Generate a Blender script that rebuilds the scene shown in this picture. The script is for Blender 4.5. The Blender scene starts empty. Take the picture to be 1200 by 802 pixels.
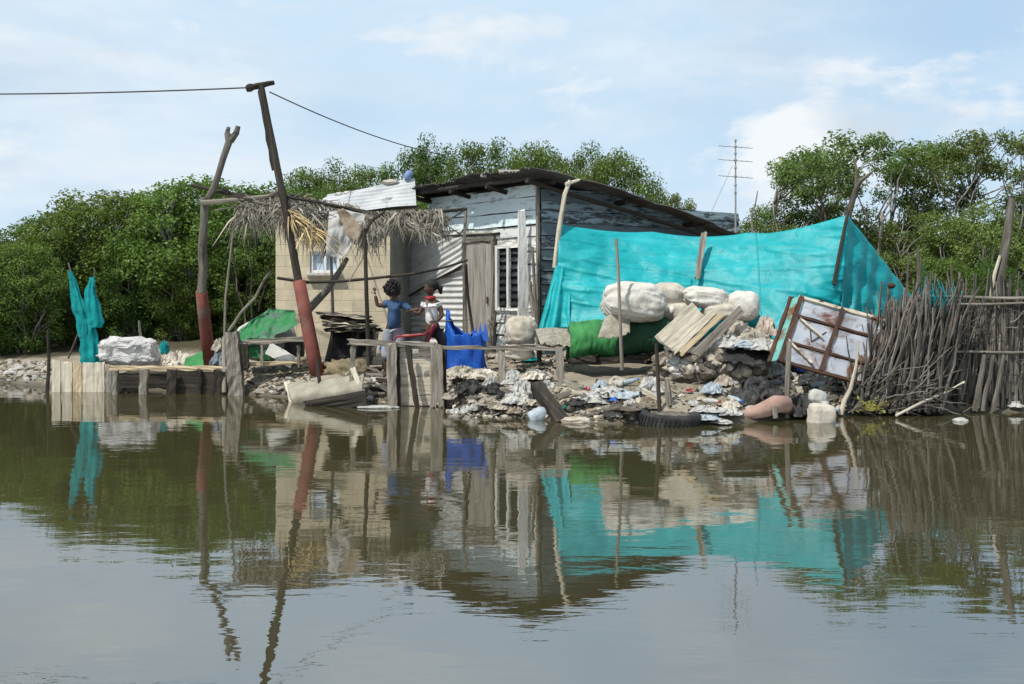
import bpy, bmesh, math, random
import numpy as np
from mathutils import Vector, Matrix, noise, Euler
from math import radians, sin, cos, pi, sqrt

scene = bpy.context.scene
col = scene.collection
FPX, HOR, CAMH = 1350.0, 352.0, 1.5            # focal length and horizon in photo pixels, eye height over the water

def P(px, py, d):
    """photo pixel + distance -> point in the place"""
    return Vector(((px - 600) / FPX * d, d, CAMH - (py - HOR) / FPX * d))

# ------------------------------------------------------------------ terrain function
SHORE = [(-60, 30), (-20, 25), (-11.3, 21.8), (-9.47, 21.3), (-7.9, 19.7), (-7.5, 19.2), (-5.45, 18.95), (-4.49, 18.6), (-4.2, 18.2), (-3.56, 17.8),
         (-2.9, 16.95), (-2.3, 16.6), (-1.79, 16.42), (-.94, 16.38), (-.75, 15.6), (-.33, 15.0), (.42, 14.4), (1.23, 13.9), (2.03, 13.8),
         (2.69, 14.0), (3.53, 14.5), (4.3, 15.0), (5.7, 15.35), (6.8, 15.35), (12, 15.6), (25, 18), (60, 24)]
SX = [p[0] for p in SHORE]; SY = [p[1] for p in SHORE]
def shore(x):
    return float(np.interp(x, SX, SY)) + .12 * noise.noise(Vector((x * 1.3, 0, 5.1))) + .05 * noise.noise(Vector((x * 5, 0, 2.1)))
TT = [-3, -1, -.15, 0, .25, .7, 1.3, 3, 5, 9, 30]
TZ = [-.8, -.45, -.12, 0, .16, .30, .36, .50, .70, .72, .6]
def gz(x, y):
    t = y - shore(x)
    z = float(np.interp(t, TT, TZ))
    if t > 0:
        k = min(1, t * 2.0)
        z += k * (.07 * noise.noise(Vector((x * 1.1, y * 1.1, 0))) + .035 * noise.noise(Vector((x * 4, y * 4, 3))) + .014 * noise.noise(Vector((x * 13, y * 13, 7))))
    return z
def G(px, py):
    """where the view ray through a photo pixel meets the ground"""
    d = 12.5
    while d < 30:
        p = P(px, py, d)
        if p.z <= max(gz(p.x, p.y), 0.0): break
        d += .04
    p = P(px, py, d); p.z = max(gz(p.x, p.y), 0.0)
    return p
def on(x, y, dz=0.0):
    return Vector((x, y, gz(x, y) + dz))

# ------------------------------------------------------------------ mesh builder
class MB:
    def __init__(s): s.v = []; s.f = []; s.uv = []; s.mi = []
    def add(s, vs, fs, uvs=None, mi=0):
        o = len(s.v); s.v.extend(Vector(v) for v in vs)
        for i, f in enumerate(fs):
            s.f.append([a + o for a in f])
            if uvs: s.uv.append(uvs[i])
            else: s.uv.append([(vs[a][0] + vs[a][1] * .5, vs[a][2] + vs[a][1] * .3) for a in f])
            s.mi.append(mi)
        return s
    def plank(s, p0, p1, width, thick, side=None, n=6, jit=.012, rag=.03, rnd=random, bow=0.0, taper=1.0, mi=0):
        """a weathered board from p0 to p1; side = direction of its width"""
        p0 = Vector(p0); p1 = Vector(p1); L = (p1 - p0).length; t = (p1 - p0).normalized()
        if side is None: side = Vector((0, 0, 1)) if abs(t.z) < .8 else Vector((1, 0, 0))
        side = Vector(side); side = (side - t * side.dot(t)).normalized(); nn = t.cross(side)
        u0 = rnd.random() * 20; vs = []; rows = []
        for i in range(n + 1):
            a = i / n; w = width * .5 * (1 + (taper - 1) * a); b = bow * sin(pi * a)
            row = []
            for (su, sn) in ((-1, -1), (-.33, -1), (.33, -1), (1, -1), (1, 1), (.33, 1), (-.33, 1), (-1, 1)):
                e = (rnd.uniform(-rag, rag) if i in (0, n) else 0)
                q = p0.lerp(p1, a) + t * e + side * (su * w + rnd.uniform(-jit, jit) * (abs(su) > .5)) + nn * (sn * thick * .5 + b + rnd.uniform(-.25, .25) * thick * .4)
                row.append(len(vs)); vs.append(q)
            rows.append(row)
        fs = []; uv = []
        vv = [0, .33, .67, 1, 1.05, 1.4, 1.7, 2.05, 2.1]
        for i in range(n):
            for k in range(8):
                k2 = (k + 1) % 8
                fs.append([rows[i][k], rows[i][k2], rows[i + 1][k2], rows[i + 1][k]])
                a, b = u0 + L * i / n, u0 + L * (i + 1) / n; c, d = vv[k] * width, vv[k + 1] * width
                uv.append([(a, c), (a, d), (b, d), (b, c)])
        fs.append(rows[0][::-1]); uv.append([(u0, vv[k] * width) for k in range(7, -1, -1)])
        fs.append(rows[n][:]); uv.append([(u0 + L, vv[k] * width) for k in range(8)])
        return s.add(vs, fs, uv, mi)
    def tube(s, pts, rad, seg=8, wob=0.0, caps=True, rnd=random, mi=0, flat=1.0):
        pts = [Vector(p) for p in pts]; n = len(pts)
        if not hasattr(rad, '__len__'): rad = [rad] * n
        t = (pts[1] - pts[0]).normalized()
        a = t.orthogonal().normalized(); vs = []; L = rnd.random() * 20; Ls = []
        for i in range(n):
            t2 = ((pts[min(i + 1, n - 1)] - pts[max(i - 1, 0)])).normalized()
            a = (a - t2 * a.dot(t2)).normalized(); b = t2.cross(a)
            if i: L += (pts[i] - pts[i - 1]).length
            Ls.append(L)
            for k in range(seg):
                th = 2 * pi * k / seg; r = rad[i] * (1 + rnd.uniform(-wob, wob))
                vs.append(pts[i] + a * cos(th) * r + b * sin(th) * r * flat)
        fs = []; uv = []
        for i in range(n - 1):
            for k in range(seg):
                k2 = (k + 1) % seg
                fs.append([i * seg + k, i * seg + k2, (i + 1) * seg + k2, (i + 1) * seg + k])
                c = 2 * pi * rad[i] * k / seg; d = 2 * pi * rad[i] * (k + 1) / seg
                uv.append([(Ls[i], c), (Ls[i], d), (Ls[i + 1], d), (Ls[i + 1], c)])
        if caps:
            fs.append([k for k in range(seg)][::-1]); uv.append([(Ls[0], .01 * k) for k in range(seg)])
            fs.append([(n - 1) * seg + k for k in range(seg)]); uv.append([(Ls[-1], .01 * k) for k in range(seg)])
        return s.add(vs, fs, uv, mi)
    def branch(s, p0, p1, r0, r1, bend=.03, n=7, seg=8, wob=.1, rnd=random, mi=0):
        """a crooked natural pole"""
        p0 = Vector(p0); p1 = Vector(p1); L = (p1 - p0).length; o = Vector((rnd.uniform(-50, 50), 0, 0)); pts = []
        for i in range(n + 1):
            a = i / n; q = p0.lerp(p1, a)
            k = sin(pi * a) ** .7 if 0 < a < 1 else 0
            q = q + noise.noise_vector(o + Vector((a * 2.3, 0, 0))) * bend * L * 2 * k
            pts.append(q)
        return s.tube(pts, [r0 + (r1 - r0) * i / n for i in range(n + 1)], seg, wob, rnd=rnd, mi=mi)
    def blob(s, c, r, amp=.12, freq=2.0, sub=3, rot=None, seed=0, flat_bottom=None, ridge=0.0, mi=0):
        bm = bmesh.new(); bmesh.ops.create_icosphere(bm, subdivisions=sub, radius=1)
        R = Euler(rot).to_matrix() if rot else Matrix.Identity(3); c = Vector(c); o = Vector((seed * 3.7, seed * 1.3, seed * 9.1)); vs = []
        for v in bm.verts:
            n = v.co.normalized(); k = 1 + amp * noise.fractal(n * freq + o, 1.0, 2.0, 4)
            if ridge: k += ridge * (abs(noise.noise(n * freq * 2.5 + o)) - .25)
            q = Vector((n.x * r[0], n.y * r[1], n.z * r[2])) * k
            if flat_bottom is not None and q.z < -flat_bottom: q.z = -flat_bottom + (q.z + flat_bottom) * .15
            vs.append(c + R @ q)
        fs = [[v.index for v in f.verts] for f in bm.faces]; bm.free()
        return s.add(vs, fs, None, mi)
    def sack(s, c, r, seed=0, rot=None, sub=4, p=.72, wr=.05):
        """a stuffed bag: boxy, slumped, creased from its tied ends"""
        bm = bmesh.new(); bmesh.ops.create_icosphere(bm, subdivisions=sub, radius=1); R = Euler(rot or (0, 0, 0)).to_matrix(); c = Vector(c); o = Vector((seed * 4.3, seed, seed * 2.2)); vs = []
        for v in bm.verts:
            n = v.co.normalized(); q = Vector([(1 if a > 0 else -1) * abs(a) ** p for a in n]); th = math.atan2(n.z, n.y)
            k = 1 + .11 * noise.noise(n * 1.3 + o) + .05 * noise.noise(n * 3.1 + o)
            k += wr * (.3 - abs(noise.noise(Vector((cos(th) * 3.2, sin(th) * 3.2, n.x * .8)) + o))) * (.4 + abs(n.x)) * 2
            k += wr * .7 * (.25 - abs(noise.noise(n * 4.3 + o * 2)))
            q = Vector((q.x * r[0], q.y * r[1], q.z * r[2])) * k
            if q.z < 0: q.z *= .85; q.y *= 1 + .1 * (-n.z); q.x *= 1 + .06 * (-n.z)
            vs.append(c + R @ q)
        fs = [[v.index for v in f.verts] for f in bm.faces]; bm.free(); return s.add(vs, fs, None, 0)
    def crumple(s, c, rx, ry, h, seed=0, n=30, rz=0.0):
        """a thrown down sheet or bag: sharp folds, ragged outline"""
        o = Vector((seed * 3.3, seed * 7.7, seed)); ca, sa = cos(rz), sin(rz); c = Vector(c)
        def fn(u, v):
            x, y = u * 2 - 1, v * 2 - 1; k = sqrt(max(.0, 1 - .5 * y * y)); l = sqrt(max(.0, 1 - .5 * x * x)); x, y = x * k, y * l; r = min(1, sqrt(x * x + y * y))
            e = 1 + .45 * noise.noise(Vector((x * 1.6, y * 1.6, 2)) + o) * r + .2 * noise.noise(Vector((x * 5, y * 5, 4)) + o) * r
            f = 0; am = 1.0; fr = 1.7
            for q in range(4): f += am * (.55 - 1.5 * abs(noise.noise(Vector((x * fr, y * fr, q * 3)) + o))); am *= .52; fr *= 2.1
            z = h * (max(.0, 1 - r ** 2.6) * (.40 + .42 * f) + .10 * f * r)
            dx = .22 * noise.noise(Vector((x * 4, y * 4, 8)) + o); dy = .22 * noise.noise(Vector((x * 4, y * 4, 11)) + o); X, Y = (x * e + dx) * rx, (y * e + dy) * ry
            return c + Vector((X * ca - Y * sa, X * sa + Y * ca, z))
        return s.sheet(fn, n, n, .003)
    def rock(s, c, r, seed=0, rot=None, sub=2, mi=0):
        """an angular stone: a ball cut by a few planes"""
        rn = random.Random(seed); bm = bmesh.new(); bmesh.ops.create_icosphere(bm, subdivisions=sub, radius=1)
        pl = []
        for _ in range(9):
            n = Vector((rn.gauss(0, 1), rn.gauss(0, 1), rn.gauss(0, 1))).normalized(); pl.append((n, rn.uniform(.45, .8)))
        R = Euler(rot or (0, 0, rn.random() * 6)).to_matrix(); c = Vector(c); vs = []; o = Vector((seed, seed * 2.1, 0))
        for v in bm.verts:
            q = v.co.copy()
            for n, h in pl:
                e = q.dot(n) - h
                if e > 0: q -= n * e
            q *= 1 + .08 * noise.noise(q * 4 + o)
            vs.append(c + R @ Vector((q.x * r[0], q.y * r[1], q.z * r[2])))
        fs = [[v.index for v in f.verts] for f in bm.faces]; bm.free()
        return s.add(vs, fs, None, mi)
    def lathe(s, prof, M=None, seg=14, mi=0, cap=True):
        """prof = [(radius, height)]; M places it"""
        M = M or Matrix.Identity(4); vs = []; n = len(prof)
        for r, z in prof:
            for k in range(seg):
                th = 2 * pi * k / seg; vs.append(M @ Vector((r * cos(th), r * sin(th), z)))
        fs = []
        for i in range(n - 1):
            for k in range(seg):
                k2 = (k + 1) % seg; fs.append([i * seg + k, i * seg + k2, (i + 1) * seg + k2, (i + 1) * seg + k])
        if cap:
            fs.append([k for k in range(seg)][::-1]); fs.append([(n - 1) * seg + k for k in range(seg)])
        return s.add(vs, fs, None, mi)
    def box(s, c, size, M=None, bev=.0, mi=0):
        bm = bmesh.new(); bmesh.ops.create_cube(bm, size=1)
        for v in bm.verts: v.co = Vector((v.co.x * size[0], v.co.y * size[1], v.co.z * size[2]))
        if bev: bmesh.ops.bevel(bm, geom=bm.edges[:], offset=bev, segments=2, affect='EDGES', profile=.6)
        bm.verts.index_update(); M = M or Matrix.Identity(3); c = Vector(c)
        vs = [c + M.to_3x3() @ v.co for v in bm.verts]; fs = [[v.index for v in f.verts] for f in bm.faces]; bm.free()
        return s.add(vs, fs, None, mi)
    def sheet(s, fn, nu, nv, thick=0.0, mi=0, su=1.0, sv=1.0):
        """fn(u,v) -> point; thick > 0 closes it into a thin solid"""
        g = [[Vector(fn(i / nu, j / nv)) for j in range(nv + 1)] for i in range(nu + 1)]
        def idx(i, j): return i * (nv + 1) + j
        vs = [g[i][j] for i in range(nu + 1) for j in range(nv + 1)]; fs = []; uv = []
        for i in range(nu):
            for j in range(nv):
                fs.append([idx(i, j), idx(i + 1, j), idx(i + 1, j + 1), idx(i, j + 1)])
                uv.append([(a / nu * su, b / nv * sv) for a, b in ((i, j), (i + 1, j), (i + 1, j + 1), (i, j + 1))])
        if thick:
            N = []
            for i in range(nu + 1):
                for j in range(nv + 1):
                    du = g[min(i + 1, nu)][j] - g[max(i - 1, 0)][j]; dv = g[i][min(j + 1, nv)] - g[i][max(j - 1, 0)]
                    n = du.cross(dv); N.append(n.normalized() if n.length > 1e-9 else Vector((0, -1, 0)))
            m = len(vs); vs = vs + [vs[k] - N[k] * thick for k in range(m)]
            fs2 = []; uv2 = []
            for f, w in zip(fs, uv): fs2.append([a + m for a in f[::-1]]); uv2.append(w[::-1])
            for i in range(nu):
                for j in (0, nv):
                    a, b = idx(i, j), idx(i + 1, j); fs2.append([a, b, b + m, a + m] if j else [b, a, a + m, b + m]); uv2.append([(0, 0)] * 4)
            for j in range(nv):
                for i in (0, nu):
                    a, b = idx(i, j), idx(i, j + 1); fs2.append([b, a, a + m, b + m] if i else [a, b, b + m, a + m]); uv2.append([(0, 0)] * 4)
            fs += fs2; uv += uv2
        return s.add(vs, fs, uv, mi)

WORLD = {}                                       # object -> its base in the world
def finish(name, mb, mat, parent=None, smooth=False, base=None):
    me = bpy.data.meshes.new(name)
    if parent is not None: off = WORLD[parent]; base = base or off
    else: off = Vector((0, 0, 0))
    if base is None:
        zs = min(v.z for v in mb.v); n = len(mb.v)
        base = Vector((sum(v.x for v in mb.v) / n, sum(v.y for v in mb.v) / n, zs))
    base = Vector(base)
    me.from_pydata([v - base for v in mb.v], [], mb.f)
    uvl = me.uv_layers.new(name='UVMap')
    flat = [c for fuv in mb.uv for p in fuv for c in p]
    uvl.data.foreach_set('uv', flat)
    mats = mat if isinstance(mat, (list, tuple)) else [mat]
    for m in mats: me.materials.append(m)
    if len(mats) > 1: me.polygons.foreach_set('material_index', mb.mi)
    if smooth: me.polygons.foreach_set('use_smooth', [True] * len(me.polygons))
    me.update()
    o = bpy.data.objects.new(name, me); col.objects.link(o)
    o.location = base - off
    if parent is not None: o.parent = parent
    WORLD[o] = base
    return o
def tag(o, label=None, cat=None, group=None, kind=None):
    if label: o['label'] = label
    if cat: o['category'] = cat
    if group: o['group'] = group
    if kind: o['kind'] = kind
    return o
def thing(name, label, cat, loc, group=None):
    o = bpy.data.objects.new(name, None); o.empty_display_size = .1; col.objects.link(o)
    o.location = loc; WORLD[o] = Vector(loc)
    return tag(o, label, cat, group)
def solo(name, mb, mat, label, cat, group=None, smooth=False):
    return tag(finish(name, mb, mat, None, smooth), label, cat, group)
def copy_tree(o, loc=None, rotz=None, scale=None, label=None):
    r = o.copy(); col.objects.link(r)
    if loc is not None: r.location = loc
    if rotz is not None: r.rotation_euler = (0, 0, rotz)
    if scale is not None: r.scale = (scale,) * 3 if not hasattr(scale, '__len__') else scale
    if label: r['label'] = label
    for ch in list(o.children):
        c = ch.copy(); col.objects.link(c); c.parent = r
        for g in list(ch.children):
            d = g.copy(); col.objects.link(d); d.parent = c
    return r

# ------------------------------------------------------------------ materials
def lin(c):
    return tuple(((x / 255) / 12.92 if x / 255 <= .04045 else ((x / 255 + .055) / 1.055) ** 2.4) for x in c) + (1,)
def A(r, g, b): return (r, g, b, 1)
class NT:
    def __init__(s, name):
        s.m = bpy.data.materials.new(name); s.m.use_nodes = True; s.t = s.m.node_tree; s.t.nodes.clear()
        s.out = s.n('ShaderNodeOutputMaterial')
    def n(s, t, **k):
        x = s.t.nodes.new(t)
        for a, b in k.items():
            if a.startswith('i_'): x.inputs[a[2:].replace('_', ' ')].default_value = b
            else: setattr(x, a, b)
        return x
    def l(s, a, b): s.t.links.new(a, b)
    def noise(s, vec, scale, detail=6, rough=.6, dist=0.0):
        x = s.n('ShaderNodeTexNoise'); x.inputs['Scale'].default_value = scale; x.inputs['Detail'].default_value = detail
        x.inputs['Roughness'].default_value = rough; x.inputs['Distortion'].default_value = dist
        s.l(vec, x.inputs['Vector']); return x.outputs['Fac']
    def ramp(s, fac, stops):
        x = s.n('ShaderNodeValToRGB'); e = x.color_ramp.elements
        while len(e) < len(stops): e.new(.5)
        for el, (p, c) in zip(e, stops): el.position = p; el.color = c if len(c) == 4 else (*c, 1)
        s.l(fac, x.inputs['Fac']); return x.outputs['Color']
    def mix(s, fac, a, b, mode='MIX'):
        x = s.n('ShaderNodeMix', data_type='RGBA', blend_type=mode)
        if isinstance(fac, (int, float)): x.inputs[0].default_value = fac
        else: s.l(fac, x.inputs[0])
        for k, c in ((6, a), (7, b)):
            if isinstance(c, tuple): x.inputs[k].default_value = c
            else: s.l(c, x.inputs[k])
        return x.outputs[2]
    def math(s, op, a, b=0.0, clamp=False):
        x = s.n('ShaderNodeMath', operation=op); x.use_clamp = clamp
        for k, c in ((0, a), (1, b)):
            if isinstance(c, (int, float)): x.inputs[k].default_value = c
            else: s.l(c, x.inputs[k])
        return x.outputs[0]
    def coords(s, kind='Object', scale=(1, 1, 1)):
        tc = s.n('ShaderNodeTexCoord'); mp = s.n('ShaderNodeMapping'); mp.inputs['Scale'].default_value = scale
        s.l(tc.outputs[kind], mp.inputs['Vector']); return mp.outputs['Vector']
    def island(s):
        g = s.n('ShaderNodeNewGeometry'); return g.outputs['Random Per Island']
    def objrand(s): return s.n('ShaderNodeObjectInfo').outputs['Random']
    def vary(s, colr, fac, lo, hi):
        """brightness varied by a 0-1 value"""
        mr = s.n('ShaderNodeMapRange'); s.l(fac, mr.inputs[0]); mr.inputs[3].default_value = lo; mr.inputs[4].default_value = hi
        hsv = s.n('ShaderNodeHueSaturation'); s.l(mr.outputs[0], hsv.inputs['Value']); s.l(colr, hsv.inputs['Color']); return hsv.outputs[0]
    def bump(s, h, strength=.5, dist=.01):
        b = s.n('ShaderNodeBump'); b.inputs['Strength'].default_value = strength; b.inputs['Distance'].default_value = dist
        s.l(h, b.inputs['Height']); return b.outputs['Normal']
    def finish(s, colr, rough=.8, nrm=None, metal=0.0, trans=0.0, transcol=None, spec=.4):
        p = s.n('ShaderNodeBsdfPrincipled'); p.inputs['Metallic'].default_value = metal; p.inputs['Specular IOR Level'].default_value = spec
        if isinstance(colr, tuple): p.inputs['Base Color'].default_value = colr
        else: s.l(colr, p.inputs['Base Color'])
        if isinstance(rough, (int, float)): p.inputs['Roughness'].default_value = rough
        else: s.l(rough, p.inputs['Roughness'])
        if nrm is not None: s.l(nrm, p.inputs['Normal'])
        sh = p.outputs[0]
        if trans:
            t = s.n('ShaderNodeBsdfTranslucent'); mx = s.n('ShaderNodeMixShader'); mx.inputs[0].default_value = trans
            if transcol is None: transcol = colr
            if isinstance(transcol, tuple): t.inputs[0].default_value = transcol
            else: s.l(transcol, t.inputs[0])
            s.l(sh, mx.inputs[1]); s.l(t.outputs[0], mx.inputs[2]); sh = mx.outputs[0]
        s.l(sh, s.out.inputs['Surface']); return s.m

def wood(name, c1, c2, c3=None, grain=22, rough=.85, paint=None, paint_amt=.5, vlo=.75, vhi=1.2, bump=.5, dark=None):
    """weathered wood along the UV u axis, with what is left of its paint"""
    t = NT(name); v = t.coords('UV', (1.6, grain, 1)); v2 = t.coords('UV', (1, 1, 1)); isl = t.island()
    add = t.n('ShaderNodeVectorMath', operation='ADD'); cb = t.n('ShaderNodeCombineXYZ'); t.l(isl, cb.inputs[0]); t.l(t.math('MULTIPLY', isl, 37.0), cb.inputs[1])
    t.l(v, add.inputs[0]); t.l(cb.outputs[0], add.inputs[1]); v = add.outputs[0]
    n1 = t.noise(v, 1.0, 8, .65, .4); stops = [(.3, c1), (.68, c2)]
    if c3: stops = [(.28, c1), (.5, c2), (.72, c3)]
    c = t.ramp(n1, stops)
    if paint:
        vp = t.coords('UV', (2.2, 9, 1)); a2 = t.n('ShaderNodeVectorMath', operation='ADD'); t.l(vp, a2.inputs[0]); t.l(cb.outputs[0], a2.inputs[1])
        n2 = t.noise(a2.outputs[0], 1.3, 8, .7, .3)
        sh = t.math('ADD', n2, t.math('MULTIPLY', t.math('SUBTRACT', isl, .5), .12))
        m = t.ramp(sh, [(paint_amt - .06, A(1, 1, 1)), (paint_amt + .05, A(0, 0, 0))])
        c = t.mix(m, c, paint)
    if dark:
        n3 = t.noise(t.coords('Object'), 1.7, 6, .6)
        c = t.mix(t.ramp(n3, [(.52, A(0, 0, 0)), (.68, A(.8, .8, .8))]), c, dark)
    c = t.vary(c, isl, vlo, vhi)
    n9 = t.noise(t.coords('Object'), 14, 5, .7); return t.finish(c, rough, t.bump(t.math('ADD', n1, t.math('MULTIPLY', n9, .6)), min(1, bump * 1.7), .010), spec=.2)
def cloth(name, c1, c2, scale=3, trans=.0, rough=.75, bump=.3, bdist=.02, bscale=14, spec=.3, stain=None, stain_lo=.55, rnd=.0):
    t = NT(name); v = t.coords('Object'); n1 = t.noise(v, scale, 6, .6, .3); c = t.ramp(n1, [(.35, c1), (.65, c2)])
    if stain:
        n3 = t.noise(v, scale * .8 + .7, 8, .7, .5); c = t.mix(t.ramp(n3, [(stain_lo, A(0, 0, 0)), (stain_lo + .16, A(.85, .85, .85))]), c, stain)
    if rnd: c = t.vary(c, t.objrand(), 1 - rnd, 1 + rnd)
    n2 = t.noise(v, bscale, 5, .6, .8)
    return t.finish(c, rough, t.bump(n2, bump, bdist), trans=trans, spec=spec)
def stony(name, c1, c2, c3, scale=6, bump=.6, bdist=.02, rough=.9, rnd=.3):
    t = NT(name); v = t.coords('Object'); n1 = t.noise(v, scale, 8, .65); n2 = t.noise(v, scale * 4, 6, .7)
    c = t.ramp(n1, [(.3, c1), (.5, c2), (.7, c3)]); c = t.mix(t.math('MULTIPLY', n2, .35), c, c1)
    c = t.vary(c, t.objrand(), 1 - rnd, 1 + rnd * .6)
    h = t.math('ADD', n1, t.math('MULTIPLY', n2, .4))
    return t.finish(c, rough, t.bump(h, bump, bdist), spec=.2)

M = {}
M['grey_wood'] = wood('grey_wood', A(.05, .044, .036), A(.185, .165, .135), A(.33, .30, .255), vlo=.6, vhi=1.3)
M['pale_wood'] = wood('pale_wood', A(.20, .17, .13), A(.46, .41, .32), A(.62, .57, .47))
M['dark_wood'] = wood('dark_wood', A(.009, .008, .006), A(.034, .028, .022), A(.072, .06, .05))
M['stick'] = wood('stick', A(.024, .021, .018), A(.10, .089, .075), A(.24, .22, .19), vlo=.3, vhi=1.6, grain=40)
M['bark'] = wood('bark', A(.03, .027, .022), A(.11, .10, .083), A(.20, .18, .15), grain=14, vlo=.8, vhi=1.1)
M['tree_bark'] = wood('tree_bark', A(.10, .09, .078), A(.24, .22, .19), A(.36, .335, .295), grain=10, vlo=.7, vhi=1.15)
M['tan_wood'] = wood('tan_wood', A(.22, .16, .09), A(.42, .33, .21), A(.55, .46, .32))
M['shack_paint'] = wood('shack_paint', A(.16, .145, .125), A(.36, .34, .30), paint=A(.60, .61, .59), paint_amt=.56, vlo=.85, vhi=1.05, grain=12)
M['shack_eave_shade'] = wood('shack_eave_shade', A(.16, .16, .16), A(.32, .34, .34), paint=A(.60, .70, .72), paint_amt=.60, vlo=.85, vhi=1.05, grain=12)  # upper boards toned bluish for the shade under the eaves
M['shack_shaded'] = wood('shack_shaded', A(.02, .025, .028), A(.075, .09, .095), paint=A(.24, .31, .335), paint_amt=.54, vlo=.5, vhi=1.25, grain=12)  # same boards toned dark for the walls turned from the sun
M['door_wood'] = wood('door_wood', A(.13, .12, .105), A(.29, .27, .235), A(.38, .355, .31), grain=16, vlo=.85, vhi=1.1)
M['white_paint'] = wood('white_paint', A(.25, .24, .22), A(.5, .48, .44), paint=A(.62, .62, .59), paint_amt=.60, grain=14)
M['thatch'] = wood('thatch', A(.085, .074, .058), A(.25, .225, .18), A(.44, .405, .335), grain=60, vlo=.3, vhi=1.5)
M['thatch_gold'] = wood('thatch_gold', A(.22, .15, .07), A(.48, .36, .18), A(.62, .50, .30), grain=60, vlo=.5, vhi=1.3)

def tarp_mat():
    t = NT('tarp'); v = t.coords('Object'); n1 = t.noise(v, 1.2, 7, .65, .4); n4 = t.noise(t.coords('Object', (.5, 1, 5)), 2.0, 5, .6)
    c = t.ramp(n1, [(.3, A(.0, .265, .295)), (.5, A(.002, .345, .375)), (.72, A(.012, .425, .445))]); c = t.mix(t.ramp(n4, [(.52, A(0, 0, 0)), (.7, A(.4, .4, .4))]), c, A(.06, .52, .54))
    c = t.mix(t.ramp(t.noise(v, 3.1, 9, .7), [(.60, A(0, 0, 0)), (.78, A(.5, .5, .5))]), c, A(.10, .27, .26))
    ad = t.n('ShaderNodeVectorMath', operation='ADD'); nz = t.n('ShaderNodeTexNoise'); nz.inputs['Scale'].default_value = 1.5; t.l(v, nz.inputs['Vector']); sc = t.n('ShaderNodeVectorMath', operation='SCALE'); sc.inputs['Scale'].default_value = .5; t.l(nz.outputs['Color'], sc.inputs[0]); t.l(v, ad.inputs[0]); t.l(sc.outputs[0], ad.inputs[1])
    h = None
    for s_ in (1.5, 4.5):
        vo = t.n('ShaderNodeTexVoronoi', feature='DISTANCE_TO_EDGE'); vo.inputs['Scale'].default_value = s_; t.l(ad.outputs[0], vo.inputs['Vector']); e = t.n('ShaderNodeMapRange'); t.l(vo.outputs['Distance'], e.inputs[0]); e.inputs[2].default_value = .16; k = t.math('MULTIPLY', e.outputs[0], 1.0 / s_); h = k if h is None else t.math('ADD', h, k)
    h = t.math('ADD', h, t.math('MULTIPLY', n4, .8))
    return t.finish(c, .5, t.bump(h, .32, .03), trans=.22, spec=.35)
M['tarp'] = tarp_mat()
M['teal_net'] = cloth('teal_net', A(.0, .18, .19), A(.0, .33, .33), 6, trans=.2, bump=.6, bscale=20)
M['blue_plastic'] = cloth('blue_plastic', A(.006, .055, .31), A(.012, .105, .47), 5, trans=.12, rough=.55, bump=.7, bscale=9)
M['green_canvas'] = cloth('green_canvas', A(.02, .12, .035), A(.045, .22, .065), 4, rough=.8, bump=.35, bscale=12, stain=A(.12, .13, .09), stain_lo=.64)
M['shaded_green_canvas'] = cloth('shaded_green_canvas', A(.008, .035, .018), A(.018, .065, .03), 4, rough=.8, bump=.35, bscale=12)
M['bright_green'] = cloth('bright_green', A(.015, .15, .04), A(.035, .27, .075), 4, trans=.1, rough=.55, bump=.6, bscale=9, stain=A(.10, .11, .125), stain_lo=.45)
M['sack'] = cloth('sack', A(.43, .405, .355), A(.60, .575, .525), 2.5, rough=.8, bump=.6, bdist=.03, bscale=9, stain=A(.27, .22, .155), stain_lo=.53)
M['sack_dirty'] = cloth('sack_dirty', A(.34, .30, .24), A(.54, .50, .43), 3, rough=.8, bump=.6, bdist=.03, bscale=7, stain=A(.25, .2, .14), stain_lo=.55, rnd=.12)
M['rag'] = cloth('rag', A(.225, .20, .155), A(.42, .385, .32), 7, rough=.85, bump=.6, bdist=.03, bscale=12, stain=A(.07, .055, .04), stain_lo=.52, rnd=.3)  # dark stain is dirt and also the black shadow gaps of the folds
M['pink_rag'] = cloth('pink_rag', A(.26, .205, .165), A(.42, .375, .32), 7, rough=.85, bump=.8, bdist=.03, bscale=12, stain=A(.2, .12, .09), stain_lo=.55, rnd=.2)
M['white_plastic'] = cloth('white_plastic', A(.33, .325, .30), A(.56, .555, .52), 8, rough=.45, bump=.7, bdist=.02, bscale=18, spec=.4, stain=A(.13, .11, .085), stain_lo=.50, trans=.1)  # stain holds both grime and painted shadow between the creases
M['pale_blue_plastic'] = cloth('pale_blue_plastic', A(.26, .31, .35), A(.42, .47, .50), 8, rough=.4, bump=.7, bdist=.02, bscale=18, spec=.4, stain=A(.15, .14, .12), stain_lo=.54, trans=.1)
M['jug_blue'] = cloth('jug_blue', A(.12, .19, .36), A(.24, .31, .46), 8, rough=.5, bump=.2)
M['strong_blue'] = cloth('strong_blue', A(.02, .09, .42), A(.05, .18, .6), 8, rough=.4, bump=.6, bscale=14)
M['black_plastic'] = cloth('black_plastic', A(.012, .012, .012), A(.035, .033, .03), 6, rough=.5, bump=.9, bdist=.04, bscale=9, stain=A(.11, .10, .085), stain_lo=.58)
M['bag_grey'] = cloth('bag_grey', A(.10, .125, .15), A(.2, .225, .25), 6, rough=.7, bump=.6)
M['brown_cloth'] = cloth('brown_cloth', A(.16, .12, .085), A(.30, .245, .18), 6, rough=.9, bump=.6, bscale=14)
M['grey_cloth'] = cloth('grey_cloth', A(.30, .29, .27), A(.46, .45, .42), 5, rough=.9, bump=.5, bscale=14, stain=A(.22, .19, .15), stain_lo=.6)
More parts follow.
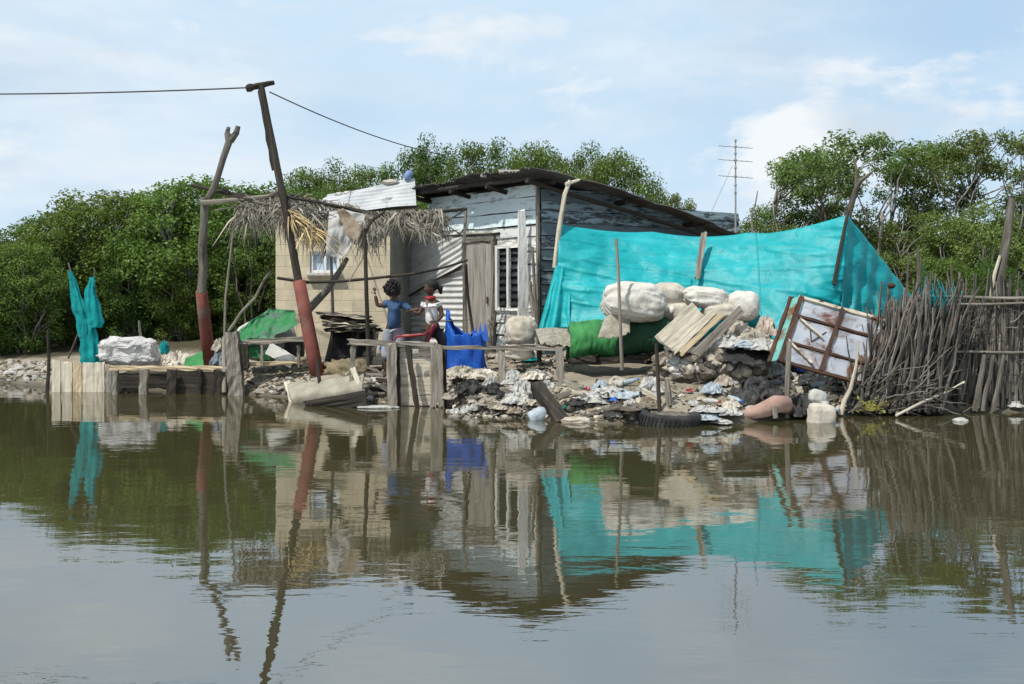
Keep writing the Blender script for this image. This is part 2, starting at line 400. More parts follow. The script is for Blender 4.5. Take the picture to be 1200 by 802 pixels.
M['rubber'] = stony('rubber', A(.012, .012, .012), A(.03, .03, .03), A(.075, .07, .062), 7, .3, .01, .75, 0)
M['concrete'] = stony('concrete', A(.33, .31, .28), A(.55, .53, .50), A(.72, .71, .68), 9, .9, .03)
M['hull'] = cloth('hull', A(.20, .18, .14), A(.32, .295, .235), 4, rough=.8, bump=.4, bscale=5, stain=A(.16, .13, .09), stain_lo=.56)
M['stone'] = stony('stone', A(.20, .165, .125), A(.37, .325, .265), A(.55, .51, .44), 7, .7, .02, rnd=.4)
M['dirt'] = stony('dirt', A(.11, .09, .055), A(.20, .165, .10), A(.28, .23, .145), 7, .7, .02, rnd=0)
M['mound_earth'] = stony('mound_earth', A(.07, .058, .045), A(.155, .135, .105), A(.26, .235, .19), 9, .9, .03, rnd=0)
M['stone_dark'] = stony('stone_dark', A(.07, .058, .046), A(.15, .13, .105), A(.27, .24, .20), 7, .7, .02, rnd=.4)
M['white_rock'] = stony('white_rock', A(.34, .33, .31), A(.62, .61, .585), A(.78, .77, .745), 8, 1.0, .05, rnd=.05)
M['pink_pipe'] = stony('pink_pipe', A(.22, .14, .11), A(.34, .225, .18), A(.40, .29, .24), 6, .3, .01, rnd=0)
M['red_plastic'] = cloth('red_plastic', A(.20, .010, .014), A(.27, .015, .02), 3, rough=.35, bump=.05, spec=.5)
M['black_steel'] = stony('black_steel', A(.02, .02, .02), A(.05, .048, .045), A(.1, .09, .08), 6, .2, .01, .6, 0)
M['antenna_metal'] = stony('antenna_metal', A(.16, .16, .16), A(.28, .28, .28), A(.38, .38, .38), 6, .1, .01, .5, 0)
M['cable'] = stony('cable', A(.02, .02, .02), A(.035, .035, .035), A(.05, .05, .05), 4, .1, .01, .6, 0)

def metal_sheet(name, base, base2, rust, rust_lo, rough=.5, stretch=(1, 1, 1), metal=.25):
    t = NT(name); v = t.coords('Object', stretch); n1 = t.noise(v, 3.0, 6, .6); c = t.ramp(n1, [(.35, base), (.65, base2)])
    n2 = t.noise(v, 2.1, 9, .68, .4); m = t.ramp(n2, [(rust_lo, A(0, 0, 0)), (rust_lo + .1, A(1, 1, 1))]); n3 = t.noise(v, 18, 5, .7)
    c = t.mix(m, c, t.mix(n3, rust, A(rust[0] * .4, rust[1] * .35, rust[2] * .35)))
    return t.finish(c, t.mix(m, A(rough, rough, rough), A(.9, .9, .9)), t.bump(n3, .25, .004), metal=metal, spec=.4)
M['red_pipe'] = metal_sheet('red_pipe', A(.12, .030, .021), A(.18, .052, .038), A(.17, .125, .095), .52, .75, metal=0)
M['zinc'] = metal_sheet('zinc', A(.33, .34, .35), A(.46, .47, .48), A(.15, .115, .09), .60, .65, metal=.0)
M['zinc_patch'] = metal_sheet('zinc_patch', A(.44, .45, .44), A(.58, .58, .56), A(.24, .17, .11), .66, .6, metal=.05)
M['old_roof'] = metal_sheet('old_roof', A(.055, .05, .047), A(.11, .10, .09), A(.09, .05, .03), .55, .8, metal=.1)
M['fridge_white'] = metal_sheet('fridge_white', A(.25, .27, .31), A(.36, .385, .42), A(.15, .065, .032), .47, .5, metal=0)
M['fridge_teal'] = metal_sheet('fridge_teal', A(.06, .25, .22), A(.17, .38, .33), A(.18, .08, .04), .46, .6, metal=0)
M['rust'] = metal_sheet('rust', A(.032, .018, .012), A(.085, .036, .02), A(.07, .03, .018), .5, .9, metal=0)
M['cream_rust'] = metal_sheet('cream_rust', A(.38, .33, .25), A(.52, .47, .38), A(.20, .08, .035), .47, .8, metal=0)

def block_wall():
    """unrendered pale cement blocks, the joints a shade darker and sunk"""
    t = NT('block_wall'); tc = t.n('ShaderNodeTexCoord'); sep = t.n('ShaderNodeSeparateXYZ'); t.l(tc.outputs['Object'], sep.inputs[0])
    cb = t.n('ShaderNodeCombineXYZ'); t.l(t.math('ADD', sep.outputs[0], sep.outputs[1]), cb.inputs[0]); t.l(sep.outputs[2], cb.inputs[1])
    br = t.n('ShaderNodeTexBrick'); nzb = t.n('ShaderNodeTexNoise'); nzb.inputs['Scale'].default_value = 9; t.l(tc.outputs['Object'], nzb.inputs['Vector']); scb = t.n('ShaderNodeVectorMath', operation='SCALE'); scb.inputs['Scale'].default_value = .022; t.l(nzb.outputs['Color'], scb.inputs[0]); adb = t.n('ShaderNodeVectorMath', operation='ADD'); t.l(cb.outputs[0], adb.inputs[0]); t.l(scb.outputs[0], adb.inputs[1]); t.l(adb.outputs[0], br.inputs['Vector']); br.inputs['Scale'].default_value = 1; br.inputs['Brick Width'].default_value = .40
    br.inputs['Row Height'].default_value = .20; br.inputs['Mortar Size'].default_value = .008; br.inputs['Mortar Smooth'].default_value = .6
    br.inputs['Color1'].default_value = A(.66, .565, .40); br.inputs['Color2'].default_value = A(.74, .645, .47); br.inputs['Mortar'].default_value = A(.54, .46, .33)
    v = tc.outputs['Object']; n = t.noise(v, 2.0, 8, .65); n2 = t.noise(v, 22, 6, .7)
    c = t.mix(t.ramp(n, [(.40, A(0, 0, 0)), (.66, A(.75, .75, .75))]), br.outputs['Color'], A(.40, .355, .275))
    vs_ = t.noise(t.coords('Object', (6, 6, .7)), 1.4, 7, .65); c = t.mix(t.ramp(vs_, [(.54, A(0, 0, 0)), (.72, A(.6, .6, .6))]), c, A(.27, .235, .175))
    c = t.mix(t.math('MULTIPLY', n2, .25), c, A(.34, .29, .21))
    h = t.math('SUBTRACT', t.math('MULTIPLY', n2, .3), br.outputs['Fac'])
    return t.finish(c, .95, t.bump(h, .5, .01), spec=.15)
M['block_wall'] = block_wall()
M['side_shade_grey'] = stony('side_shade_grey', A(.17, .17, .15), A(.25, .25, .22), A(.31, .31, .27), 3, .3, .01, rnd=0)  # side of the block house, its shade put into the grey
M['glass'] = NT('glass').finish(A(.015, .018, .02), .12, spec=.6)
M['window_white'] = stony('window_white', A(.55, .58, .60), A(.70, .72, .74), A(.78, .8, .8), 4, .1, .01, .6, 0)
M['window_blue'] = stony('window_blue', A(.36, .45, .55), A(.48, .57, .66), A(.56, .64, .72), 4, .1, .01, .3, 0)
M['skin'] = NT('skin').finish(A(.062, .031, .019), .55, spec=.35)
M['hair'] = NT('hair').finish(A(.010, .008, .007), .7, spec=.3)
M['eye'] = NT('eye').finish(A(.22, .20, .18), .3)
M['shirt_blue'] = cloth('shirt_blue', A(.016, .042, .10), A(.03, .07, .145), 5, bump=.4, bscale=14)
M['shirt_white'] = cloth('shirt_white', A(.50, .49, .48), A(.66, .65, .64), 5, bump=.4, bscale=14)
M['sash_grey'] = cloth('sash_grey', A(.15, .16, .16), A(.24, .25, .25), 9, bump=.4, bscale=14)
M['scarf_red'] = cloth('scarf_red', A(.24, .018, .024), A(.34, .03, .036), 9, bump=.4, bscale=14)
M['shorts_grey'] = cloth('shorts_grey', A(.17, .19, .225), A(.28, .30, .34), 9, bump=.4, bscale=14)
M['trousers'] = cloth('trousers', A(.012, .012, .014), A(.03, .03, .032), 9, bump=.4, bscale=14)
M['yellow_leaf'] = cloth('yellow_leaf', A(.20, .19, .04), A(.33, .31, .07), 9, trans=.2, bump=.1)

def leafmat(name, a, b, c, tr=.3):
    t = NT(name); isl = t.island(); colr = t.ramp(isl, [(.0, a), (.5, b), (1.0, c)])
    n = t.noise(t.coords('Object'), 1.3, 3, .6); colr = t.mix(t.ramp(n, [(.42, A(.0, .0, .0)), (.66, A(.6, .6, .6))]), colr, c); colr = t.mix(t.ramp(n, [(.34, A(.5, .5, .5)), (.5, A(0, 0, 0))]), colr, a)
    hsv = t.n('ShaderNodeHueSaturation'); mr = t.n('ShaderNodeMapRange'); t.l(t.objrand(), mr.inputs[0]); mr.inputs[3].default_value = .475; mr.inputs[4].default_value = .52
    t.l(mr.outputs[0], hsv.inputs['Hue']); t.l(colr, hsv.inputs['Color'])
    hv = t.n('ShaderNodeMapRange'); rr_ = t.n('ShaderNodeMath', operation='FRACT'); t.l(t.math('MULTIPLY', t.objrand(), 7.31), rr_.inputs[0]); t.l(rr_.outputs[0], hv.inputs[0]); hv.inputs[3].default_value = .72; hv.inputs[4].default_value = 1.25; t.l(hv.outputs[0], hsv.inputs['Value'])
    tcol = t.mix(.5, hsv.outputs[0], A(.12, .20, .02))
    return t.finish(hsv.outputs[0], .55, trans=tr, transcol=tcol, spec=.22)
M['leaf'] = leafmat('leaf', A(.048, .086, .018), A(.090, .155, .030), A(.15, .225, .050), .40)
M['leaf_pale'] = leafmat('leaf_pale', A(.080, .118, .028), A(.140, .198, .050), A(.21, .275, .085), .42)

# ------------------------------------------------------------------ world, sun, camera
SUN_EL = radians(58); sh = Vector((-.72, -.69, 0)).normalized()
SUN = Vector((sh.x * cos(SUN_EL), sh.y * cos(SUN_EL), sin(SUN_EL)))
world = bpy.data.worlds.new('World'); scene.world = world; world.use_nodes = True
nt = world.node_tree; nt.nodes.clear()
def wn(t, **k):
    x = nt.nodes.new(t)
    for a, b in k.items(): setattr(x, a, b)
    return x
wo = wn('ShaderNodeOutputWorld'); bg = wn('ShaderNodeBackground'); bg.inputs['Strength'].default_value = .112
sky = wn('ShaderNodeTexSky', sky_type='NISHITA'); sky.sun_disc = False; sky.sun_elevation = SUN_EL; sky.sun_rotation = math.atan2(sh.x, sh.y) % (2 * pi)
sky.dust_density = 1.0; sky.air_density = 1.0; sky.ozone_density = 1.0
tc = wn('ShaderNodeTexCoord')
def wnoise(scale, stretch, detail, rough, dist=0.0, off=(0, 0, 0)):
    mp = wn('ShaderNodeMapping'); mp.inputs['Scale'].default_value = stretch; mp.inputs['Location'].default_value = off; nt.links.new(tc.outputs['Generated'], mp.inputs['Vector'])
    n = wn('ShaderNodeTexNoise'); n.inputs['Scale'].default_value = scale; n.inputs['Detail'].default_value = detail; n.inputs['Roughness'].default_value = rough
    n.inputs['Distortion'].default_value = dist; nt.links.new(mp.outputs[0], n.inputs['Vector']); return n.outputs['Fac']
def wramp(f, stops):
    x = wn('ShaderNodeValToRGB'); e = x.color_ramp.elements
    while len(e) < len(stops): e.new(.5)
    for el, (p, c) in zip(e, stops): el.position = p; el.color = (c, c, c, 1) if not hasattr(c, '__len__') else c
    nt.links.new(f, x.inputs[0]); return x.outputs[0]
def wmix(f, a, b):
    x = wn('ShaderNodeMix', data_type='RGBA')
    if isinstance(f, (int, float)): x.inputs[0].default_value = f
    else: nt.links.new(f, x.inputs[0])
    for k, c in ((6, a), (7, b)):
        if isinstance(c, tuple): x.inputs[k].default_value = c
        else: nt.links.new(c, x.inputs[k])
    return x.outputs[2]
def spot(dx, dz, sx, sz):
    """0-1 soft patch of sky round a direction"""
    mp = wn('ShaderNodeMapping'); mp.inputs['Scale'].default_value = (1 / sx, 0, 1 / sz); nt.links.new(tc.outputs['Generated'], mp.inputs['Vector'])
    ds = wn('ShaderNodeVectorMath', operation='DISTANCE'); nt.links.new(mp.outputs[0], ds.inputs[0]); ds.inputs[1].default_value = (dx / sx, 0, dz / sz)
    mr = wn('ShaderNodeMapRange', interpolation_type='SMOOTHSTEP'); nt.links.new(ds.outputs['Value'], mr.inputs[0]); mr.inputs[1].default_value = 0; mr.inputs[2].default_value = 1; mr.inputs[3].default_value = 1; mr.inputs[4].default_value = 0; return mr.outputs[0]
def wmath(op, x, y):
    m = wn('ShaderNodeMath', operation=op)
    for k, v_ in ((0, x), (1, y)):
        if isinstance(v_, (int, float)): m.inputs[k].default_value = v_
        else: nt.links.new(v_, m.inputs[k])
    return m.outputs[0]
n_v = wnoise(2.2, (1, 1, 2.6), 7, .55, .3, (.35, 0, .1))
n_v = wmath('SUBTRACT', n_v, wmath('MULTIPLY', spot(.37, .235, .17, .12), .26)); n_v = wmath('SUBTRACT', n_v, wmath('MULTIPLY', spot(-.13, .155, .16, .03), .12))
veil = wramp(n_v, [(.24, .42), (.50, 1.0)])
n_c = wmath('ADD', wnoise(7.0, (1, 1, 2.0), 9, .6, .3, (1.30, 0, .22)), wmath('MULTIPLY', spot(.26, .125, .19, .075), .24)); n_c = wmath('ADD', n_c, wmath('MULTIPLY', spot(-.05, .15, .07, .03), .12)); n_c = wmath('ADD', n_c, wmath('MULTIPLY', spot(-.42, .12, .08, .035), .10))
cum = wramp(n_c, [(.575, 0.0), (.70, 1.0)])
shade = wramp(wmath('ADD', wnoise(5.0, (1, 1, 2.4), 7, .6, .2, (1.34, 0, .30)), wmath('MULTIPLY', spot(.31, .15, .09, .035), .34)), [(.50, 0.0), (.74, 1.0)])
c_sky = wmix(veil, wmix(.7, sky.outputs[0], (3.0, 4.9, 7.0, 1)), (4.85, 6.15, 7.4, 1))
soft = wramp(wnoise(3.0, (1, 1, 3.2), 8, .6, .4, (2.2, 0, .5)), [(.42, 0.0), (.64, .85)]); gsh = wramp(wnoise(4.5, (1, 1, 3.4), 8, .6, .3, (5.2, 0, .9)), [(.46, 0.0), (.66, 1.0)])
soft = wmath('MULTIPLY', soft, wmath('SUBTRACT', 1.0, wmath('MULTIPLY', spot(.36, .215, .19, .13), 1.0))); soft = wmath('MULTIPLY', soft, wmath('SUBTRACT', 1.0, wmath('MULTIPLY', spot(-.12, .15, .2, .04), .7)))
c_sky = wmix(soft, c_sky, wmix(gsh, (6.5, 7.05, 7.5, 1), (4.7, 5.6, 6.6, 1)))
c_sky = wmix(cum, c_sky, wmix(shade, (7.0, 7.35, 7.6, 1), (5.0, 5.75, 6.5, 1)))
nt.links.new(c_sky, bg.inputs[0]); nt.links.new(bg.outputs[0], wo.inputs[0])

sl = bpy.data.lights.new('sun', 'SUN'); sl.energy = 4.3; sl.angle = radians(.5); sl.color = (1, .955, .88)
so = bpy.data.objects.new('sun', sl); col.objects.link(so); so.rotation_euler = (-SUN).to_track_quat('-Z', 'Y').to_euler(); so.location = (-20, -15, 30)
cd = bpy.data.cameras.new('camera'); cam = bpy.data.objects.new('camera', cd); col.objects.link(cam); scene.camera = cam
cam.location = (0, 0, CAMH); cam.rotation_euler = (radians(90), 0, 0)
cd.sensor_width = 36; cd.lens = 36 * FPX / 1200; cd.shift_y = -(401 - HOR) / 1200; cd.clip_end = 3000; cd.clip_start = .1
scene.view_settings.view_transform = 'Standard'; scene.view_settings.look = 'None'; scene.view_settings.exposure = .2; scene.view_settings.gamma = 1
scene.render.engine = 'CYCLES'; scene.cycles.use_denoising = True; scene.cycles.max_bounces = 8; scene.cycles.transparent_max_bounces = 8
scene.cycles.sample_clamp_indirect = 6
# ------------------------------------------------------------------ ground and water
def ground_mat():
    t = NT('mud'); v = t.coords('Object'); n1 = t.noise(v, 1.1, 9, .62, .3); n2 = t.noise(v, 9, 8, .7); n3 = t.noise(v, 45, 4, .7)
    c = t.ramp(n1, [(.3, A(.15, .125, .092)), (.5, A(.245, .212, .16)), (.7, A(.35, .31, .245))])
    c = t.mix(t.ramp(n2, [(.5, A(0, 0, 0)), (.75, A(.7, .7, .7))]), c, A(.38, .34, .27)); c = t.mix(t.ramp(n2, [(.25, A(.5, .5, .5)), (.42, A(0, 0, 0))]), c, A(.10, .08, .06))
    c = t.mix(t.math('MULTIPLY', n3, .3), c, A(.12, .10, .07))
    sep = t.n('ShaderNodeSeparateXYZ'); t.l(t.coords('Object'), sep.inputs[0])
    wet = t.n('ShaderNodeMapRange'); t.l(t.math('ADD', sep.outputs[2], t.math('MULTIPLY', n2, .08)), wet.inputs[0]); wet.inputs[1].default_value = .07; wet.inputs[2].default_value = .17; wet.inputs[3].default_value = 1; wet.inputs[4].default_value = 0
    c = t.mix(t.math('MULTIPLY', wet.outputs[0], .75), c, A(.045, .04, .026))
    litter_shade = t.n('ShaderNodeMapRange'); t.l(t.math('ADD', sep.outputs[1], t.math('MULTIPLY', n2, 1.2)), litter_shade.inputs[0]); litter_shade.inputs[1].default_value = 22.7; litter_shade.inputs[2].default_value = 23.3
    c = t.mix(litter_shade.outputs[0], c, t.mix(n2, A(.03, .026, .014), A(.075, .065, .035)))  # dark leaf litter tone that also carries the shade under the mangroves
    h = t.math('ADD', n2, t.math('MULTIPLY', n3, .5))
    r = t.n('ShaderNodeMapRange'); t.l(wet.outputs[0], r.inputs[0]); r.inputs[3].default_value = .95; r.inputs[4].default_value = .45
    return t.finish(c, r.outputs[0], t.bump(h, .6, .03), spec=.25)
def build_ground():
    fx = list(np.arange(-13, 10.01, .085)); xs = [-700, -300, -120, -60, -35, -24, -18, -15] + fx + [11, 12.5, 15, 19, 26, 40, 70, 130, 300, 700]
    fy = list(np.arange(12.6, 22.5, .085)); ys = [-60, -10, 5, 10, 12] + fy + [22.8, 23.3, 24, 25, 26.5, 28, 30, 33, 37, 42, 50, 65, 90, 150, 300, 800]
    v = [(x, y, gz(x, y)) for y in ys for x in xs]; nx = len(xs)
    f = [(j * nx + i, j * nx + i + 1, (j + 1) * nx + i + 1, (j + 1) * nx + i) for j in range(len(ys) - 1) for i in range(nx - 1)]
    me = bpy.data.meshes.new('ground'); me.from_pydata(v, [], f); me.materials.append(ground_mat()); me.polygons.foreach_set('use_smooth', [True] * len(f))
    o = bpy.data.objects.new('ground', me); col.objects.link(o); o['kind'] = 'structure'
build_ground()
def water_mat():
    t = NT('murky_water'); tcn = t.n('ShaderNodeTexCoord')
    def ns(scale, sc, det, dist=0.0, loc=(0, 0, 0)):
        mp = t.n('ShaderNodeMapping'); mp.inputs['Scale'].default_value = sc; mp.inputs['Location'].default_value = loc; t.l(tcn.outputs['Object'], mp.inputs[0]); return t.noise(mp.outputs[0], scale, det, .5, dist)
    patches = t.ramp(ns(.35, (1, 1.6, 1), 3, .5, (3, 1, 0)), [(.38, A(.25, .25, .25)), (.66, A(1, 1, 1))])
    big = ns(.9, (1, 1.5, 1), 2, .3); mid = ns(3.2, (.8, 2.0, 1), 2, .3, (7, 0, 0)); fine = ns(11, (.7, 2.0, 1), 2, .2)
    h = t.math('ADD', t.math('MULTIPLY', big, .0045), t.math('MULTIPLY', mid, .0011)); h = t.math('ADD', h, t.math('MULTIPLY', t.math('MULTIPLY', fine, patches), .00045))
    nrm = t.bump(h, 1.0, 1.0)
    p = t.n('ShaderNodeBsdfPrincipled'); p.inputs['Base Color'].default_value = A(.042, .037, .017); p.inputs['Roughness'].default_value = .01; p.inputs['IOR'].default_value = 4.0
    t.l(nrm, p.inputs['Normal']); t.l(p.outputs[0], t.out.inputs[0]); return t.m
wm = MB(); wm.add([(-700, -60, 0), (700, -60, 0), (700, 60, 0), (-700, 60, 0)], [[0, 1, 2, 3]])
wo_ = finish('water', wm, water_mat(), base=(0, 0, 0)); wo_['kind'] = 'structure'

# ------------------------------------------------------------------ mangroves
def make_crown(rn, clumps, leaf_len, leaf_w):
    """clumps: (centre, radius xyz, count) -> leaf mesh arrays, every leaf its own little bent face"""
    rng = np.random.default_rng(rn.randrange(10 ** 6)); C = []; N = []
    for c, r, n in clumps:
        g = rng.normal(size=(n, 3)); g /= np.linalg.norm(g, axis=1)[:, None] + 1e-9; rad = rng.random(n) ** .55
        p = g * rad[:, None] * np.array(r); C.append(p + np.array(c)); N.append(g * .55 + rng.normal(size=(n, 3)) * .55 + np.array([0, 0, .55]))
    C = np.concatenate(C); N = np.concatenate(N); N /= np.linalg.norm(N, axis=1)[:, None] + 1e-9; n = len(C)
    T = rng.normal(size=(n, 3)); T -= N * (T * N).sum(1)[:, None]; T /= np.linalg.norm(T, axis=1)[:, None] + 1e-9; B = np.cross(N, T)
    L = (leaf_len * (.65 + .7 * rng.random(n)))[:, None]; W = L * leaf_w
    V = np.empty((n, 4, 3)); V[:, 0] = C - T * L * .5; V[:, 1] = C + B * W * .5 + N * L * .08 + T * L * .05; V[:, 2] = C + T * L * .5 - N * L * .12; V[:, 3] = C - B * W * .5 + N * L * .08 + T * L * .05
    return V.reshape(-1, 3)
def leaf_mesh(name, V, mat):
    n = len(V) // 4; me = bpy.data.meshes.new(name); me.vertices.add(4 * n); me.vertices.foreach_set('co', V.ravel().astype(np.float32))
    me.loops.add(4 * n); me.loops.foreach_set('vertex_index', np.arange(4 * n, dtype=np.int32)); me.polygons.add(n); me.polygons.foreach_set('loop_start', np.arange(0, 4 * n, 4, dtype=np.int32))
    me.materials.append(mat); me.update(calc_edges=True); return me
def make_tree(seed, h, w, crown_lo, nclump, per, leafmat_, stems=4, clump_r=.5, leaf=.12, spread=1.0, trunk_r=.06, dome=.7):
    rn = random.Random(seed); tr = MB(); clumps = []; pts = []
    tries = 0
    while len(pts) < nclump and tries < 4000:
        tries += 1; a = rn.random() * 2 * pi; z = crown_lo + (h - crown_lo) * rn.random() ** .8; k = (z - crown_lo) / (h - crown_lo + 1e-6)
        rmax = w * .5 * (1 - max(0, k - .45) ** 2 * 2.6 * dome) * (.5 + .5 * min(1, k * 1.9)); r = rmax * sqrt(rn.random()) * (1 + .25 * noise.noise(Vector((a * 1.2, seed, z * .7))))
        q = Vector((r * cos(a), r * sin(a), z - clump_r * .5))
        if all((q - o).length > clump_r * .62 for o in pts): pts.append(q)
    for q in pts:
        s_ = rn.uniform(.65, 1.25); clumps.append((q, (clump_r * s_, clump_r * s_, clump_r * s_ * .7), int(per * s_ * s_)))
    st = []
    for k in range(stems):
        a = 2 * pi * k / stems + rn.random(); b = Vector((cos(a) * w * .06 * spread, sin(a) * w * .06 * spread, -.1)); t = Vector((cos(a) * w * .26 * spread, sin(a) * w * .26 * spread, h * rn.uniform(.6, .8)))
        tr.branch(b, t, trunk_r * rn.uniform(.8, 1.2), trunk_r * .4, .05, 8, 6, .08, rn); st.append((b, t))
    for q in pts:
        b, t = min(st, key=lambda s: (s[0].lerp(s[1], .7) - q).length); k = max(.15, min(.98, (q.z - .5) / (h * .8))); tr.branch(b.lerp(t, k), q, trunk_r * .36, .012, .08, 5, 5, .05, rn)
    V = make_crown(rn, clumps, leaf, .5)
    return tr, V
def tree_thing(label, group, seed, **k):
    t = thing('mangrove_tree', label, 'tree', (0, 0, 0), group); mat_ = k.pop('mat'); tr, V = make_tree(seed, leafmat_=mat_, **k)
    finish('trunk', tr, M['tree_bark'], t, True); me = leaf_mesh('crown', V, mat_); c = bpy.data.objects.new('crown', me); col.objects.link(c); c.parent = t; return t
# kinds: dense low bush-like, dense tall, open umbrella, thin
DEN = dict(h=4.1, w=3.6, crown_lo=.45, nclump=100, per=235, clump_r=.50, leaf=.10, stems=5, mat=M['leaf'])
protos = {}
def proto(key, seed, **k):
    protos[key] = tree_thing('p', 'g', seed, **k); return protos[key]
for i in range(3): proto('den%d' % i, 11 + i, **DEN)
for i in range(2): proto('tall%d' % i, 31 + i, **dict(DEN, h=5.6, w=3.9, crown_lo=2.2, nclump=70, per=260, clump_r=.55, mat=M['leaf']))
for i in range(2): proto('open%d' % i, 51 + i, h=5.3, w=4.4, crown_lo=3.5, nclump=32, per=250, clump_r=.42, leaf=.095, stems=3, mat=M['leaf_pale'], trunk_r=.07, dome=.9)
for i in range(2): proto('thin%d' % i, 61 + i, h=4.2, w=3.2, crown_lo=1.1, nclump=56, per=210, clump_r=.42, leaf=.095, stems=7, mat=M['leaf_pale'], trunk_r=.035, spread=1.6)
used = set()
def place_tree(kind, px, topy, d, label, group, rz=0.0, wide=1.0):
    """put a tree so that its top stands at photo height topy"""
    p = protos[kind]; base_h = {'den': 4.1, 'tall': 5.6, 'open': 5.3, 'thin': 4.2}[kind[:-1]]
    x = (px - 600) / FPX * d; z0 = gz(x, d) - .05; top = CAMH + (HOR - topy) / FPX * d; s = (top - z0) / base_h
    if kind not in used:
        used.add(kind); o = p
    else: o = copy_tree(p)
    o.location = (x, d, z0); o.scale = (s * wide, s * wide, s); o.rotation_euler = (0, 0, rz); o['label'] = label; o['group'] = group
GL = 'dense mangrove trees on the shore left of the house'.replace(' left of the house', ' beside the block house')
GB = 'mangrove trees behind the shack'; GR = 'open mangrove trees behind the stick fence'
rt = random.Random(4)
for k, px, ty, d, lab, w in [
    ('den0', -70, 272, 25.5, 'dense round mangrove cut by the edge of the photo behind the pale stones', 1.1),
    ('den1', 12, 272, 24.8, 'dense low mangrove behind the pale stones at the empty shore', 1.05),
    ('den2', 66, 250, 26.0, 'dense mangrove behind the thin stake at the board wall corner', 1.1),
    ('den0', 128, 221, 25.4, 'tall dense mangrove rising behind the teal net on sticks', 1.1),
    ('den1', 184, 232, 26.6, 'dense mangrove behind the white concrete lump', 1.0),
    ('den2', 232, 208, 25.0, 'dense mangrove right behind the forked post with red sleeve', 1.1),
    ('den0', 294, 216, 26.8, 'dense mangrove behind the cross pole between the two red-sleeved posts', 1.1),
    ('den1', 352, 222, 25.6, 'dense mangrove partly hidden by the leaning utility pole and thatch', 1.0),
    ('den2', 96, 275, 24.9, 'low dark mangrove bush close behind the teal net on sticks', .95),
    ('den0', 160, 282, 24.6, 'low dark mangrove bush close behind the white concrete lump', .95),
    ('den1', 276, 280, 24.5, 'low dark mangrove bush behind the green tarp heap', .9),
    ('den2', 30, 285, 23.4, 'lowest mangrove bush close behind the pale shore stones', .9),
    ('den0', 215, 290, 24.2, 'low dark mangrove bush behind the base of the forked post', .9),
    ('den1', -20, 292, 23.2, 'low mangrove bush at the photo edge over the pale stones', .9),
    ('den2', 336, 292, 24.6, 'low dark mangrove bush beside the corner of the block house', .8)]:
    place_tree(k, px, ty, d, lab, GL, rt.random() * 6, w)
for k, px, ty, d, lab, w in [
    ('tall0', 378, 188, 29, 'rounded mangrove crown behind the utility pole and zinc roof', .8),
    ('tall1', 432, 192, 30, 'mangrove crown above the middle of the zinc roof', .72),
    ('tall0', 502, 160, 30, 'tallest mangrove crown above the blue jug on the zinc roof', .62),
    ('tall1', 560, 164, 29, 'mangrove crown above the dark roof over the door', .7),
    ('tall0', 622, 162, 30, 'mangrove crown behind the roof peak over the window', .66),
    ('tall1', 668, 178, 31, 'mangrove crown behind the dark roof slope past the peak', .6),
    ('tall0', 716, 168, 29, 'broad mangrove crown over the sinking end of the dark roof', .78),
    ('open0', 785, 226, 31, 'small loose treetop beyond the low end of the dark roof', .6),
    ('den2', 835, 258, 30, 'low strip of mangrove seen under the TV antenna', .9),
    ('den1', 760, 252, 31, 'low mangrove beyond the low end of the dark roof', .9),
    ('den0', 465, 226, 27.5, 'low mangrove filling the gap behind the zinc roof', .9),
    ('den1', 590, 215, 28, 'low mangrove hidden behind the shack with only its top showing', .9)]:
    place_tree(k, px, ty, d, lab, GB, rt.random() * 6, w)
for k, px, ty, d, lab, w in [
    ('open0', 1012, 157, 25, 'umbrella shaped tree spreading right above the tarp peak', 1.05),
    ('open1', 945, 180, 26.5, 'loose crown leaning out toward the TV antenna', .85),
    ('open1', 1088, 166, 26, 'small loose crown between the umbrella tree and the tallest tree', .8),
    ('open0', 1152, 153, 24.5, 'tallest loose crown above the tall grey trunk in the stick fence', .85),
    ('open1', 1235, 188, 25, 'loose tree crown cut by the photo edge past the tall grey trunk', .9),
    ('thin0', 905, 236, 27, 'thin pale tree just past the bent stick on the shack', .8),
    ('thin1', 965, 240, 26, 'thin stemmed tree behind the tarp below the loose crowns', .9),
    ('thin0', 1030, 238, 25, 'thin stemmed tree behind the ridge of the tarp', 1.0),
    ('thin1', 1092, 246, 24, 'thin stemmed tree behind the end corner of the tarp', 1.0),
    ('thin0', 1150, 235, 23.5, 'thin stemmed tree behind the stick fence beside the tall grey trunk', 1.0),
    ('thin1', 1214, 225, 24.5, 'thin stemmed tree at the photo edge behind the stick fence', 1.0),
    ('den1', 1062, 262, 28.5, 'dense low mangrove deep behind the tarp end', 1.1),
    ('den2', 1130, 258, 28.8, 'dense low mangrove deep behind the stick fence', 1.1),
    ('den0', 990, 262, 29, 'dense low mangrove deep behind the tarp peak', 1.1),
    ('den2', 1205, 256, 28, 'dense low mangrove deep behind the tall grey trunk', 1.1),
    ('den1', 925, 262, 29, 'dense low mangrove behind the middle of the tarp', 1.0),
    ('den0', 1105, 300, 21.5, 'leafy mangrove bush close behind the stick fence', .8),
    ('den1', 1165, 305, 21, 'leafy mangrove bush at the foot of the tall grey trunk', .8)]:
    place_tree(k, px, ty, d, lab, GR, rt.random() * 6, w)
